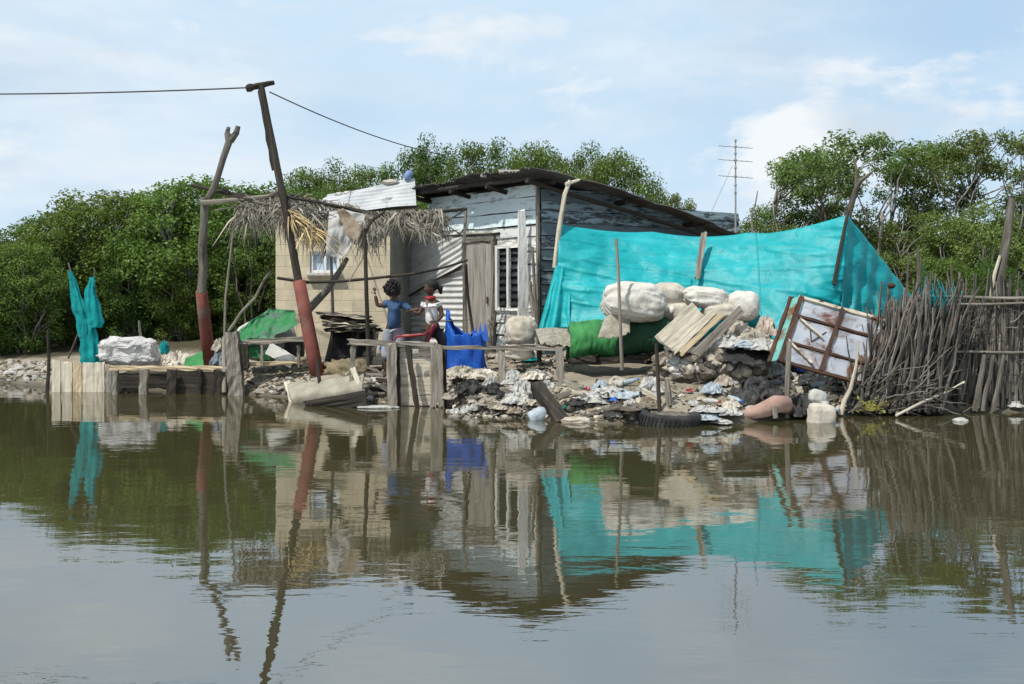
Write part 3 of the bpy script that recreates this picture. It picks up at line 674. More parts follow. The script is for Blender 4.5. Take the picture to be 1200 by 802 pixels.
# ------------------------------------------------------------------ the timber shack
R7 = random.Random(7)
def H2(s): return Vector((.44 - .585 * s, 18.5 + .81 * s, 0))          # along the front wall, from the near corner
def H3(s): return Vector((.44 + .81 * s, 18.5 + .585 * s, 0))          # along the side wall
NF = Vector((-.81, -.585, 0)); NS = Vector((.585, -.81, 0)); UP = Vector((0, 0, 1))
def roof_z(x, y):
    l = (Vector((x, y, 0)) - H2(0)).dot(Vector((.81, .585, 0))); return 3.44 - .135 * max(l, -1) - .012 * max(0, l) ** 2
shack = thing('timber_shack', 'weathered white board shack with dark sagging tin roof behind the blue bag', 'shack', H2(1.7) + UP * .6)
mb = MB(); mbb = MB()
def wall_boards(z0, z1, s0, s1, mb, f, n, seed, hb=.19):
    rn = random.Random(seed); z = z0
    while z < z1 - .02:
        h = min(hb * rn.uniform(.85, 1.1), z1 - z); a = s0
        while a < s1 - .02:
            b = s1 if rn.random() < .5 else min(s1, a + rn.uniform(1.2, 2.4))
            if s1 - b < .5: b = s1
            dz = rn.uniform(-.012, .012)
            mb.plank(f(a) + UP * (z + h / 2 + rn.uniform(-.008, .008)) + n * rn.uniform(0, .018), f(b) + UP * (z + h / 2 + dz) + n * rn.uniform(0, .018), h * .945, .02, UP + n * -.12, n=6, jit=.008, rag=.012, rnd=rn); a = b + .004
        z += h
# boards run behind the door and window openings, cut round them
wall_boards(.55, 1.36, .02, 1.17, mb, H2, NF, 1); wall_boards(1.36, 2.36, .02, .50, mb, H2, NF, 2); wall_boards(2.36, 2.72, .02, 1.17, mb, H2, NF, 3)
wall_boards(1.36, 2.36, 1.12, 1.2, mb, H2, NF, 9)
wall_boards(2.56, 2.78, 1.17, 2.4, mb, H2, NF, 4); wall_boards(.55, 2.5, 2.1, 2.16, mb, H2, NF, 5)
finish('wall', mb, M['shack_paint'], shack)
wall_boards(2.73, 3.40, .02, 3.3, mbb, H2, NF, 6, .22)
finish('upper_wall', mbb, M['shack_eave_shade'], shack)
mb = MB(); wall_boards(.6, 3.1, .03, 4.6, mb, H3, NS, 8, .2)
wall_boards(3.1, 3.3, .03, 2.2, mb, H3, NS, 18, .2); finish('side_wall', mb, M['shack_shaded'], shack)
mb = MB()                                                              # added black backing, in place of the unlit inside behind the gaps
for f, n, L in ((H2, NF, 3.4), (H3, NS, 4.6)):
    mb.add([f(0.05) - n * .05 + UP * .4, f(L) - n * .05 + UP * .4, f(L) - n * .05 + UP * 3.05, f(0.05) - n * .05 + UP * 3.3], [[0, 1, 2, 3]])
finish('dark_backing', mb, M['black_steel'], shack)
mb = MB()                                                              # corner posts and a studs' edge
mb.plank(H2(0) + NF * .03 + UP * .4, H2(0) + NF * .03 + UP * 3.38, .05, .05, NS, n=8); finish('corner_post', mb, M['grey_wood'], shack)
# door
mb = MB()
for i, s in enumerate((1.38, 1.58, 1.78, 1.97)):
    mb.plank(H2(s) + NF * (.02 + .004 * (i % 2)) + UP * .62, H2(s) + NF * (.02 + .004 * (i % 2)) + UP * 2.5, .198, .03, H2(1) - H2(0), n=8, jit=.006, rnd=R7)
door = finish('door', mb, M['door_wood'], shack)
mb = MB()
for s in (1.245, 2.10): mb.plank(H2(s) + NF * .035 + UP * .5, H2(s) + NF * .035 + UP * 2.56, .07, .06, H2(1) - H2(0), n=8, rnd=R7)
mb.plank(H2(1.2) + NF * .037 + UP * 2.54, H2(2.16) + NF * .037 + UP * 2.54, .06, .06, UP, rnd=R7)
finish('door_frame', mb, M['grey_wood'], shack)
mb = MB(); mb.box(H2(1.4) + NF * .055 + UP * 1.5, (.03, .03, .12), bev=.006); finish('handle', mb, M['black_steel'], door)
# louvred window
mb = MB()
for s in (.47, .80, 1.13):
    mb.plank(H2(s) + NF * .035 + UP * 1.33, H2(s) + NF * .035 + UP * 2.42, .06, .05, H2(1) - H2(0), jit=.003, rag=.0, rnd=R7)
for z in (1.35, 2.39): mb.plank(H2(.45) + NF * .033 + UP * z, H2(1.15) + NF * .033 + UP * z, .05, .05, UP, jit=.003, rag=0, rnd=R7)
win = finish('window', mb, M['white_paint'], shack)
mb = MB()
for k in range(8):
    z = 1.43 + k * .122
    for a, b in ((.505, .765), (.835, 1.095)):
        q0, q1 = H2(a), H2(b); mb.add([q0 + NF * .03 + UP * (z - .02), q1 + NF * .03 + UP * (z - .02), q1 - NF * .02 + UP * (z + .075), q0 - NF * .02 + UP * (z + .075)], [[0, 1, 2, 3]])
finish('louvre', mb, M['glass'], win)
# the tin covering of the wall beyond the door
def corrugated(mb, p00, p10, p01, p11, pitch=.076, amp=.011, nu=None, nv=6, sag=.02, seed=0, along='u', thick=.002):
    """bilinear sheet; ridges run along v"""
    p00, p10, p01, p11 = map(Vector, (p00, p10, p01, p11)); L = (p10 - p00).length; nu = nu or int(L / pitch * 6); nrm = (p10 - p00).cross(p01 - p00).normalized(); o = Vector((seed * 3.1, 0, 0))
    def fn(u, v):
        q = p00.lerp(p10, u).lerp(p01.lerp(p11, u), v); return q + nrm * (amp * sin(2 * pi * u * L / pitch) + sag * noise.noise(Vector((u * 3, v * 3, 0)) + o))
    mb.sheet(fn, nu, nv, thick, su=L, sv=(p01 - p00).length)
mb = MB()
a, b = 2.18, 3.95
def hw(s, z, o=.03): return H2(s) + NF * o + UP * z
corrugated(mb, hw(a, .6), hw(a, 2.14), hw(b, .6), hw(b, 2.14), .105, .012, seed=1)
corrugated(mb, hw(a, 2.08, .06), hw(a, 2.55, .055), hw(b, 1.56, .06), hw(b, 2.03, .055), .11, .014, seed=2)
corrugated(mb, hw(a, 2.48, .04), hw(a, 2.80, .035), hw(b, 1.98, .04), hw(b, 2.40, .035), .11, .013, seed=3); corrugated(mb, hw(a, 2.2, .02), hw(a, 2.78, .02), hw(b, 1.9, .02), hw(b, 2.78, .02), .11, .01, seed=4)
finish('tin_panel', mb, M['zinc_patch'], shack)
mb = MB(); mb.branch(hw(2.12, 2.10, .10), hw(3.9, 1.58, .10), .025, .02, .01, rnd=R7); finish('rail', mb, M['dark_wood'], shack)
mb = MB()
mb.branch(hw(1.05, 2.62, .05), hw(3.2, 2.66, .06), .022, .02, .008, rnd=R7); finish('lath', mb, M['dark_wood'], shack)
# roof: sagging rusty sheets over poles
mb = MB(); dU = Vector((-.585, .81, 0)); dV = Vector((.81, .585, 0)); c0 = H2(0)
for i in range(6):
    s0 = -.42 + i * .72; s1 = s0 + .78; rr = random.Random(40 + i); out = .50 + rr.uniform(-.14, .12)
    for k, (v0, v1) in enumerate(((-out, 1.9), (1.75, 3.6), (3.45, 5.25 + rr.uniform(-.3, .3)))):
        def fn(u, v, s0=s0, s1=s1, v0=v0, v1=v1, k=k, i=i):
            q = c0 + dU * (s0 + (s1 - s0) * u) + dV * (v0 + (v1 - v0) * v)
            z = roof_z(q.x, q.y) + .015 + .012 * (i % 2) + .02 * (2 - k) + .014 * sin(2 * pi * u * 9) + .05 * noise.noise(Vector((q.x * .9, q.y * .9, i))) + .03 * noise.noise(Vector((q.x * 3, q.y * 3, 0)))
            if v == 0 and k == 0: z += .03 * noise.noise(Vector((u * 5, i, 9)))
            return Vector((q.x, q.y, z))
        mb.sheet(fn, 40, 10, .003)
roof = finish('roof', mb, M['old_roof'], shack)
mb = MB()
for v in (-.34, .05, 1.6, 3.2, 4.5):
    q0 = c0 + dU * -.3 + dV * v; q1 = c0 + dU * 3.7 + dV * v; mb.branch(q0 + UP * (roof_z(q0.x, q0.y) - .06), q1 + UP * (roof_z(q1.x, q1.y) - .06), .045, .035, .006, rnd=R7)
for s in (-.22, .9, 2.0, 3.3):
    q0 = c0 + dU * s + dV * -.42; q1 = c0 + dU * s + dV * 5.0; mb.branch(q0 + UP * (roof_z(q0.x, q0.y) - .12), q1 + UP * (roof_z(q1.x, q1.y) - .12), .04, .035, .004, rnd=R7)
finish('rafter', mb, M['dark_wood'], roof)
mb = MB(); q = c0 + dU * 1.0 + dV * -.40
mb.box(q + UP * (roof_z(q.x, q.y) + .06), (.10, .12, .04), bev=.01); mb.box(q + dU * -.6 + dV * .1 + UP * (roof_z(q.x, q.y) + .08), (.35, .22, .05), bev=.015); finish('patch', mb, M['sack_dirty'], roof)
mb = MB(); corrugated(mb, P(735, 243, 19.8), P(788, 256, 20.4), P(742, 252, 19.6), P(790, 268, 20.2), .09, .012); finish('side_tin', mb, M['zinc'], shack)
mb = MB()
for p0_, p1_ in ((H2(3.45), H2(3.45) + dV * 4.6), (H3(4.6), H3(4.6) + dU * 3.45)):
    mb.add([p0_ + UP * .4, p1_ + UP * .4, p1_ + UP * 2.75, p0_ + UP * (3.2 if p0_ == H2(3.45) else 2.75)], [[0, 1, 2, 3]])
finish('rear_wall', mb, M['shack_shaded'], shack)
# boards nailed over the front: the tall pale plank by the window
mb = MB(); mb.plank(P(614, 378, 18.72), P(611, 247, 18.55), .20, .035, Vector((1, .2, 0)), n=12, jit=.01, rnd=R7, taper=.55, bow=-.03)
solo('leaning_plank', mb, M['white_paint'], 'tall pale tapered plank leaning up against the window of the shack', 'plank')
mb = MB(); mb.branch(P(626, 372, 18.25), P(621, 330, 18.3), .035, .03, .02, rnd=R7)
mb.branch(P(629, 395, 18.2), P(624, 290, 18.35), .03, .022, .01, rnd=R7); solo('thin_post', mb, M['grey_wood'], 'thin grey posts tied together at the shack corner beside the tarp', 'post')
mb = MB(); mb.tube([P(650, 314, 17.9), P(655, 270, 17.9), P(662, 228, 17.95), P(668, 212, 18.0)], [.036, .04, .034, .03], 10, .08); mb.tube([P(663, 216, 17.95), P(679, 211, 18.1)], [.03, .022], 7, .1)
solo('pale_post', mb, M['pale_wood'], 'pale crooked post holding the upper house side corner of the tarp', 'post')

# ------------------------------------------------------------------ the block house with its zinc roof
BY = 20.6; BX0, BX1 = (323 - 600) / FPX * BY, (457 - 600) / FPX * BY
house = thing('block_house', 'small beige cement block house under a bright zinc sheet roof', 'house', (BX0, BY, .5))
mb = MB()
zt = 3.06; wx0, wx1, wz0, wz1 = (363 - 600) / FPX * BY, (398 - 600) / FPX * BY, 1.99, 2.37
def quad(mb, a, b, c, d): mb.add([a, b, c, d], [[0, 1, 2, 3]])
def V(x, y, z): return Vector((x, y, z))
xs_ = [BX0, wx0, wx1, BX1]; zs_ = [.2, wz0, wz1, zt]
for i in range(3):
    for j in range(3):
        if i == 1 and j == 1: continue
        quad(mb, V(xs_[i], BY, zs_[j]), V(xs_[i + 1], BY, zs_[j]), V(xs_[i + 1], BY, zs_[j + 1]), V(xs_[i], BY, zs_[j + 1]))
quad(mb, V(BX0, BY + 2.6, .2), V(BX0, BY, .2), V(BX0, BY, zt), V(BX0, BY + 2.6, zt)); quad(mb, V(BX1, BY + 2.6, .2), V(BX0, BY + 2.6, .2), V(BX0, BY + 2.6, zt), V(BX1, BY + 2.6, zt))
for a, b in (((wx0, wz0), (wx1, wz0)), ((wx1, wz0), (wx1, wz1)), ((wx1, wz1), (wx0, wz1)), ((wx0, wz1), (wx0, wz0))):
    quad(mb, V(a[0], BY, a[1]), V(b[0], BY, b[1]), V(b[0], BY + .15, b[1]), V(a[0], BY + .15, a[1]))
finish('wall', mb, M['block_wall'], house)
mb = MB(); mb.add([V(BX1, BY, .2), V(BX1 + .3, BY + 1.3, .2), V(BX1 + .3, BY + 1.3, 3.2), V(BX1, BY, zt)], [[0, 1, 2, 3]]); finish('side_wall', mb, M['side_shade_grey'], house)
mb = MB(); 
for x in (wx0 + .03, (wx0 + wx1) / 2, wx1 - .03): mb.box((x, BY + .06, (wz0 + wz1) / 2), (.05, .05, wz1 - wz0), bev=.005)
for z in (wz0 + .025, wz1 - .025): mb.box(((wx0 + wx1) / 2, BY + .062, z), (wx1 - wx0, .045, .05), bev=.005)
bw = finish('window', mb, M['window_white'], house)
mb = MB(); mb.box(((wx0 + wx1) / 2, BY + .1, (wz0 + wz1) / 2), (wx1 - wx0 - .02, .02, wz1 - wz0 - .02)); finish('shutter', mb, M['window_blue'], bw)
mb = MB(); mb.box(((wx0 + wx1) / 2, BY - .04, wz0 - .03), (wx1 - wx0 + .1, .14, .05), bev=.008); finish('sill', mb, M['concrete'], bw)
mb = MB()
corrugated(mb, P(352, 253, 20.40), P(385, 229, 20.95), P(488, 241, 20.45), P(486, 209, 21.05), .115, .0125, sag=.03, seed=5, nv=14)
corrugated(mb, P(330, 255, 20.5), P(362, 238, 20.9), P(400, 251, 20.37), P(410, 229, 20.95), .115, .0125, sag=.05, seed=6, nv=8)
corrugated(mb, P(385, 229, 20.96) - UP * .01, V(BX0 - .1, BY + 2.8, 2.95), P(486, 209, 21.06) - UP * .01, V(BX1 + .3, BY + 2.8, 3.05), .115, .0125, seed=8)
roof2 = finish('roof', mb, M['zinc'], house)
mb = MB(); mb.branch(P(335, 258, 20.5), P(490, 246, 20.45), .04, .035, .006, rnd=R7); finish('roof_beam', mb, M['dark_wood'], roof2)
mb = MB()
for px, py, r in ((358, 246, .05), (385, 236, .07), (398, 232, .06), (410, 229, .05)):
    mb = MB(); mb.rock(P(px, py - 3, 20.95), (.11, .1, r), seed=px); solo('roof_stone', mb, M['concrete'], 'flat stone weighing down the upper edge of the zinc roof', 'stone', 'stones on the zinc roof')
mb = MB(); J = Matrix.Translation(P(476, 210, 21.0)) @ Matrix.Rotation(.5, 4, 'Y') @ Matrix.Scale(.72, 4)
mb.lathe([(.0, -.0), (.09, 0), (.10, .03), (.10, .16), (.085, .2), (.03, .235), (.028, .27)], J, 14)
j = solo('jug', mb, M['jug_blue'], 'blue plastic jug lying at the top corner of the zinc roof', 'jug', smooth=True)
mb = MB(); mb.lathe([(.034, .262), (.034, .295), (.0, .297)], J, 10); finish('lid', mb, M['white_plastic'], j, True)
mb = MB(); mb.blob(P(458, 214, 21.0), (.16, .1, .06), .3, 2, 2, seed=3); solo('bundle', mb, M['sack_dirty'], 'flat pale bundle on the ridge of the zinc roof beside the blue jug', 'bundle')

# ------------------------------------------------------------------ poles with red sleeves
def pole_at(px, py, d): return P(px, py, d)
base = G(372, 441); tp = P(306, 101, 18.7); dirp = (tp - base)
util = thing('utility_pole', 'tall dark leaning utility pole with red lower sleeve and short crossbar', 'pole', base)
mb = MB(); mb.branch(base - dirp * .03, tp, .072, .052, .006, 14, 14, .11, rnd=R7)
mb.plank(base.lerp(tp, .70) + V(-.055, -.03, 0), base.lerp(tp, .985) + V(-.045, -.03, 0), .05, .05, V(1, 0, 0), n=8, rnd=R7); finish('shaft', mb, M['dark_wood'], util)
mb = MB(); t1 = base.lerp(tp, .318); mb.tube([base - dirp * .01, base.lerp(tp, .1), base.lerp(tp, .2), t1], [.112, .108, .104, .10], 20, .02, rnd=R7); finish('sleeve', mb, M['red_pipe'], util, True)
mb = MB(); mb.branch(P(289, 104, 18.6), P(321, 97, 18.8), .055, .04, .02, 5, 9, .12, rnd=R7); mb.blob(P(293, 103, 18.6), (.075, .06, .07), .15, 2, 2); xb = finish('crossbar', mb, M['dark_wood'], util)
base2 = G(246, 431); top2 = P(237, 226, 19.1); kn = P(236, 342, 19.0)
fork = thing('forked_post', 'grey forked tree post with red lower sleeve and Y shaped top', 'post', base2)
mb = MB(); mb.tube([base2 - UP * .1, base2.lerp(kn, .5), kn, P(238, 318, 19.02), P(237, 290, 19.05), P(239, 262, 19.07), P(241, 232, 19.1)], [.08, .078, .073, .068, .072, .065, .08], 13, .10, rnd=R7)
mb.tube([P(240, 240, 19.1), P(250, 222, 19.1), P(256, 205, 19.1), P(262, 185, 19.1), P(269, 165, 19.1), P(271, 157, 19.1)], [.065, .058, .05, .056, .06, .045], 12, .10, rnd=R7)
mb.tube([P(268, 166, 19.1), P(266, 157, 19.1), P(268, 149, 19.1)], [.055, .045, .03], 9, .06, rnd=R7); mb.tube([P(270, 166, 19.1), P(277, 156, 19.1), P(279, 148, 19.1)], [.06, .05, .04], 9, .06, rnd=R7)
finish('shaft', mb, M['bark'], fork)
mb = MB(); mb.tube([base2 - UP * .05, base2.lerp(kn, .33), base2.lerp(kn, .66), kn], [.108, .105, .10, .097], 20, .02, rnd=R7); finish('sleeve', mb, M['red_pipe'], fork, True)
def hang(name, p0, p1, sag, r, label, cat='cable', mat=None, n=24):
    mb = MB(); mb.tube([p0.lerp(p1, i / n) - UP * sag * 4 * (i / n) * (1 - i / n) for i in range(n + 1)], r, 5); return solo(name, mb, mat or M['cable'], label, cat)
hang('power_cable', P(289, 103, 18.6), P(-420, 98, 22), .15, .012, 'thin dark cable running level from the pole out past the photo edge')
hang('power_cable', P(316, 108, 18.8), P(520, 182, 27.5), .12, .011, 'thin dark cable falling from the pole toward the trees behind the roof')
mb = MB(); mb.tube([P(236, 238, 19.0), P(262, 236, 18.9), P(290, 233, 18.8), P(315, 231, 18.7), P(325, 225, 18.6), P(331, 222, 18.55)], [.045, .042, .038, .038, .034, .03], 9, .08, rnd=R7)
solo('cross_pole', mb, M['grey_wood'], 'pale crooked pole tied level between forked post and utility pole', 'pole')
mb = MB(); mb.tube([P(263, 395, 18.7), P(264, 350, 18.7), P(270, 300, 18.7), P(274, 262, 18.7), P(276, 240, 18.75)], [.02, .02, .017, .016, .014], 7, .1, rnd=R7); mb.tube([P(263, 460, 18.3), P(263, 395, 18.6)], [.04, .035], 7, .1, rnd=R7)
solo('thin_pole', mb, M['grey_wood'], 'thin crooked pole standing just inside the forked red sleeved post', 'pole')
mb = MB(); mb.branch(P(268, 388, 19.0), P(318, 318, 19.2), .028, .02, .03, rnd=R7); solo('slanting_stick', mb, M['grey_wood'], 'slanting stick rising behind the green tarp toward the block house', 'stick')
mb = MB()
for px in (288, 295, 303): mb.branch(P(px, 380 - (px - 288), 19.4), P(px - 16 + (px - 288) * 2, 282, 19.5), .014, .008, .05, rnd=R7)
solo('bare_branches', mb, M['stick'], 'bare thin branches standing behind the green tarp heap', 'branches')
mb = MB(); mb.tube([P(352, 372, 18.6), P(366, 358, 18.6), P(384, 340, 18.7), P(398, 318, 18.8), P(407, 303, 18.9)], [.075, .065, .055, .048, .036], 10, .09, rnd=R7)
solo('curved_branch', mb, M['bark'], 'thick curved branch leaning from the utility pole to the block wall', 'branch')

# ------------------------------------------------------------------ palm thatch awning
awn = thing('thatch_awning', 'ragged palm thatch awning on crooked poles before the block house', 'awning', P(430, 425, 17.9))
def cp(name, pts, d, r, mat='dark_wood', par=awn):
    mb = MB(); n = len(pts); mb.tube([P(x, y, d if not hasattr(d, '__len__') else d[i]) for i, (x, y) in enumerate(pts)], [.75 * (r[0] + (r[1] - r[0]) * i / (n - 1)) for i in range(n)], 8, .1, rnd=R7); return finish(name, mb, M[mat], par)
cp('post', [(433, 428), (431, 390), (429, 330), (427, 268)], 17.8, (.05, .042))
cp('post', [(547, 404), (545, 360), (543, 300), (546, 243)], 18.6, (.04, .032), 'grey_wood')
cp('post', [(556, 404), (553, 380), (548, 345), (546, 310)], 18.55, (.035, .03))
cp('post', [(391, 410), (390, 360), (388, 300), (386, 262)], 18.9, (.035, .03), 'grey_wood')
cp('rafter', [(225, 217), (262, 226), (300, 232), (345, 230), (385, 240), (440, 252), (500, 250), (547, 245)], [19.4, 19.2, 19, 18.8, 18.6, 18.5, 18.5, 18.6], (.04, .035))
cp('rafter', [(326, 229), (375, 238), (440, 250), (462, 253)], [18.4, 18.5, 18.6, 18.7], (.035, .03))
cp('rafter', [(262, 222), (298, 243), (306, 250), (310, 272)], 19.0, (.03, .022))
cp('rafter', [(545, 246), (520, 262), (540, 275)], 18.5, (.018, .014))
cp('beam', [(325, 326), (360, 331), (400, 330), (440, 326), (487, 321)], [18.4, 18.4, 18.3, 18.2, 18.1], (.033, .03))
cp('beam', [(487, 321), (520, 314), (548, 305)], [18.1, 18.3, 18.5], (.026, .024))
cp('brace', [(428, 272), (436, 258), (450, 249)], [17.8, 18, 18.2], (.035, .03))
cp('brace', [(427, 300), (415, 320), (405, 338)], 17.9, (.012, .01), 'grey_wood')
def fronds(name, spec, mat, seed, cnt):
    """dead palm leaflets hanging from a line: (x0,y0,x1,y1,d, length px lo, hi, lean)"""
    rn = random.Random(seed); mb = MB(); x0, y0, x1, y1, d, lo, hi, lean = spec
    for _ in range(cnt):
        u = rn.random(); dd = d + rn.uniform(-.25, .25); L = rn.uniform(lo * .5, hi) * (.75 + .9 * noise.noise(Vector((u * 6, seed, 0)))); a = rn.gauss(lean, .42); px, py = x0 + (x1 - x0) * u + rn.uniform(-3, 3), y0 + (y1 - y0) * u + rn.uniform(-6, 5)
        p = P(px, py, dd); dr = V(sin(a), rn.uniform(-.35, .2), -cos(a)).normalized(); k = L / 73.0; w = rn.uniform(.004, .014); c = V(rn.uniform(-.12, .12), rn.uniform(-.12, .05), .1) * k
        m = p + dr * k * .5 + c; e = p + dr * k; sd = dr.cross(V(rn.uniform(-.5, .5), -1, rn.uniform(-.3, .3))).normalized() * w
        uu = rn.random() * 20
        mb.add([p - sd, p + sd, m + sd, m - sd, e], [[0, 1, 2, 3], [3, 2, 4]], [[(uu, 0), (uu, .03), (uu + k / 2, .03), (uu + k / 2, 0)], [(uu + k / 2, 0), (uu + k / 2, .03), (uu + k, .015)]])
    return finish(name, mb, M[mat], awn)
fronds('thatch', (284, 243, 326, 236, 18.8, 30, 58, .05), 'thatch', 1, 360)
fronds('thatch', (326, 236, 372, 252, 18.6, 28, 62, -.1), 'thatch', 2, 330)
fronds('thatch', (334, 246, 372, 276, 18.5, 30, 62, .55), 'thatch_gold', 3, 150)
fronds('thatch', (425, 254, 518, 250, 18.6, 14, 42, .05), 'thatch', 4, 620)
fronds('thatch', (424, 262, 450, 272, 18.4, 14, 48, -.3), 'thatch', 5, 170)
fronds('thatch', (470, 262, 512, 270, 18.5, 8, 28, .6), 'thatch', 6, 200)
fronds('thatch', (330, 232, 420, 246, 18.9, 10, 36, .3), 'thatch', 7, 240)
fronds('thatch', (372, 258, 424, 262, 18.7, 20, 70, -.15), 'thatch', 8, 190)
mb_s = random.Random(77)
for i in range(22):
    x = mb_s.choice([mb_s.uniform(285, 365), mb_s.uniform(285, 400)]); y = mb_s.uniform(232, 254); L_ = mb_s.uniform(15, 42); an = mb_s.gauss(-.1, .35); d0_ = mb_s.uniform(18.3, 18.8)
    cp('twig', [(x - L_ * cos(an), y + L_ * sin(an)), (x, y + mb_s.uniform(-3, 3)), (x + L_ * cos(an), y - L_ * sin(an) * .6)], d0_, (mb_s.uniform(.008, .018), .006), mb_s.choice(['dark_wood', 'grey_wood', 'stick']))
def rag_sheet(pts_top, pts_bot, d0, d1, nu=26, nv=26, amp=.05, freq=3.0, seed=0, thick=.004, edge=.06):
    """a hanging cloth between two pixel polylines"""
    def pl(pts, u):
        k = u * (len(pts) - 1); i = min(int(k), len(pts) - 2); f = k - i; a, b = pts[i], pts[i + 1]; return (a[0] + (b[0] - a[0]) * f, a[1] + (b[1] - a[1]) * f)
    o = Vector((seed * 7.1, seed * 2.3, 0)); mb = MB()
    def fn(u, v):
        a, b = pl(pts_top, u), pl(pts_bot, u); d = d0 + (d1 - d0) * v
        q = P(a[0] + (b[0] - a[0]) * v, a[1] + (b[1] - a[1]) * v, d); n = noise.fractal(Vector((q.x * freq, q.z * freq * .6, 0)) + o, 1, 2, 4)
        return q + V(.3 * noise.noise(Vector((q.x * freq, q.z * freq, 4)) + o), -1, .2 * noise.noise(Vector((q.x * freq, q.z * freq, 9)) + o)) * amp * (.4 + n) + (UP * edge * noise.noise(Vector((u * 9, seed, 2))) if v > .99 else UP * 0)
    mb.sheet(fn, nu, nv, thick); return mb
mb = rag_sheet([(386, 249), (405, 246), (430, 252)], [(384, 300), (402, 304), (424, 268)], 18.5, 18.3, amp=.14, seed=2); solo('hanging_rag', mb, M['grey_cloth'], 'dirty pale cloth slung under the thatch rafters above the block wall', 'cloth', smooth=True)
mb = rag_sheet([(394, 247), (402, 244), (410, 250)], [(408, 278), (420, 284), (426, 270)], 18.25, 18.2, 12, 16, amp=.08, seed=4); solo('hanging_rag', mb, M['brown_cloth'], 'brown strip of cloth wrapped round the rafter beside the pale slung cloth', 'cloth', smooth=True)

# ------------------------------------------------------------------ teal tarp
def polyP(pts, u):
    k = u * (len(pts) - 1); i = min(int(k), len(pts) - 2); f = k - i; return Vector(pts[i]).lerp(Vector(pts[i + 1]), f)
top = [P(*p) for p in [(655, 263, 18.0), (690, 265, 18.15), (735, 270, 18.3), (780, 273, 18.3), (820, 274, 18.1), (862, 274, 17.9), (900, 271, 17.6), (945, 262, 17.3), (993, 252, 17.0)]]
bot = [P(*p) for p in [(650, 386, 17.5), (695, 386, 17.3), (740, 388, 17.1), (785, 390, 17.0), (830, 398, 16.9), (868, 412, 16.7), (905, 405, 16.5), (940, 386, 16.4), (984, 374, 16.6)]]
tarp = thing('tarp', 'big bright teal plastic tarp strung on poles beside the shack', 'tarp', (bot[4].x, bot[4].y, .6))
def tarp_fn(top, bot, seed, bulge=.18, amp=.062):
    o = Vector((seed * 5.3, 1.7, 0))
    def fn(u, v):
        a, b = polyP(top, u), polyP(bot, u); q = a.lerp(b, v); q.z -= .0
        w = noise.fractal(Vector((q.x * .9 + q.z * .5, q.z * .9 - q.x * .25, 0)) + o, 1, 2, 4) * amp * 1.6
        cr = abs(noise.noise(Vector((q.x * 1.6 + q.z * 1.1, q.z * 2.2 - q.x * .5, 3)) + o)); w += (.25 - cr) * amp * .9
        cr2 = abs(noise.noise(Vector((q.x * .6, q.z * 4.0 + q.x * .5, 8)) + o)); w += max(0, .12 - cr2) * amp * 3.0
        k = min(1, v * 9 + .12)
        sagd = .05 * sin(pi * ((u * 3) % 1)) * (1 - v) ** 3
        return q + V(.15 * w, -1, .12 * w) * (w * k + bulge * sin(pi * min(1, v * .9)) * .6 * sin(pi * u) ** .5) - UP * sagd
    return fn
mb = MB(); mb.sheet(tarp_fn(top, bot, 1), 150, 70, .003); finish('sheet', mb, M['tarp'], tarp, True)
base_fn = tarp_fn(top, bot, 1)
def lower_fn(u, v):
    w_ = .50 + .05 * sin(u * 5) + .03 * noise.noise(Vector((u * 7, 2, 0))); q = base_fn(.015 + u * .44, w_ + (.99 - w_) * v); return q + V(0, -.028 - .02 * noise.noise(Vector((q.x * 3, q.z * 3, 5))) - .02 * v, 0)
mb = MB(); mb.sheet(lower_fn, 80, 40, .003); finish('lower_sheet', mb, M['tarp'], tarp, True)
mb = MB(); mb.sheet(lambda u, v: base_fn(.70 + .006 * u, v) + V(0, -.012, 0), 2, 40, .004); finish('seam', mb, M['tarp'], tarp, True)
top2 = [P(993, 252, 17.0), P(1020, 286, 17.3), P(1050, 325, 17.7), P(1074, 355, 18.0)]; bot2 = [P(984, 374, 16.6), P(1005, 380, 16.9), P(1040, 385, 17.4), P(1074, 395, 17.9)]
def flap2(u, v):
    a, b = polyP(top2, u), polyP(bot2, u); q = a.lerp(b, v); pl = sin(u * 38 + 2 * noise.noise(Vector((u * 5, v * 2, 0)))) * .035 * (.3 + v); return q + V(0, -1, 0) * (pl + .05 * noise.noise(Vector((u * 6, v * 5, 1))))
mb = MB(); mb.sheet(flap2, 70, 40, .003); finish('end_flap', mb, M['tarp'], tarp, True)
top3 = [P(651, 312, 17.88), P(660, 306, 17.8), P(668, 300, 17.85)]; bot3 = [P(631, 386, 17.5), P(645, 389, 17.3), P(668, 386, 17.35)]
def flap3(u, v):
    q = polyP(top3, u).lerp(polyP(bot3, u), v); return q + V(0, -1, 0) * (.05 * sin(u * 14) * (.2 + v) + .03 * noise.noise(Vector((u * 4, v * 4, 2))))
mb = MB(); mb.sheet(flap3, 30, 30, .003); finish('corner_flap', mb, M['tarp'], tarp, True)
for q, r_ in ((top[0], P(659, 246, 17.92)), (top[8], P(993, 244, 16.95)), (top2[3], P(1079, 346, 15.85)), (bot[0], P(640, 404, 17.4)), (bot[6], P(915, 418, 16.3))):
    mb = MB(); mb.tube([q, q.lerp(r_, .5) - UP * .02, r_], .007, 5); finish('tie_rope', mb, M['cable'], tarp)
def solo_pole(pts, d, r, mat, label, cat='pole', name='pole'):
    mb = MB(); n = len(pts); dd = d if hasattr(d, '__len__') else [d] * n
    mb.tube([P(x, y, dd[i]) for i, (x, y) in enumerate(pts)], [.74 * (r[0] + (r[1] - r[0]) * i / (n - 1)) for i in range(n)], 9, .1, rnd=R7); return solo(name, mb, M[mat], label, cat)
solo_pole([(977, 334), (984, 296), (990, 266), (994, 247)], [16.6, 16.75, 16.9, 16.95], (.036, .03), 'dark_wood', 'grey pole inside the peak of the teal tarp', 'pole', 'tarp_pole')
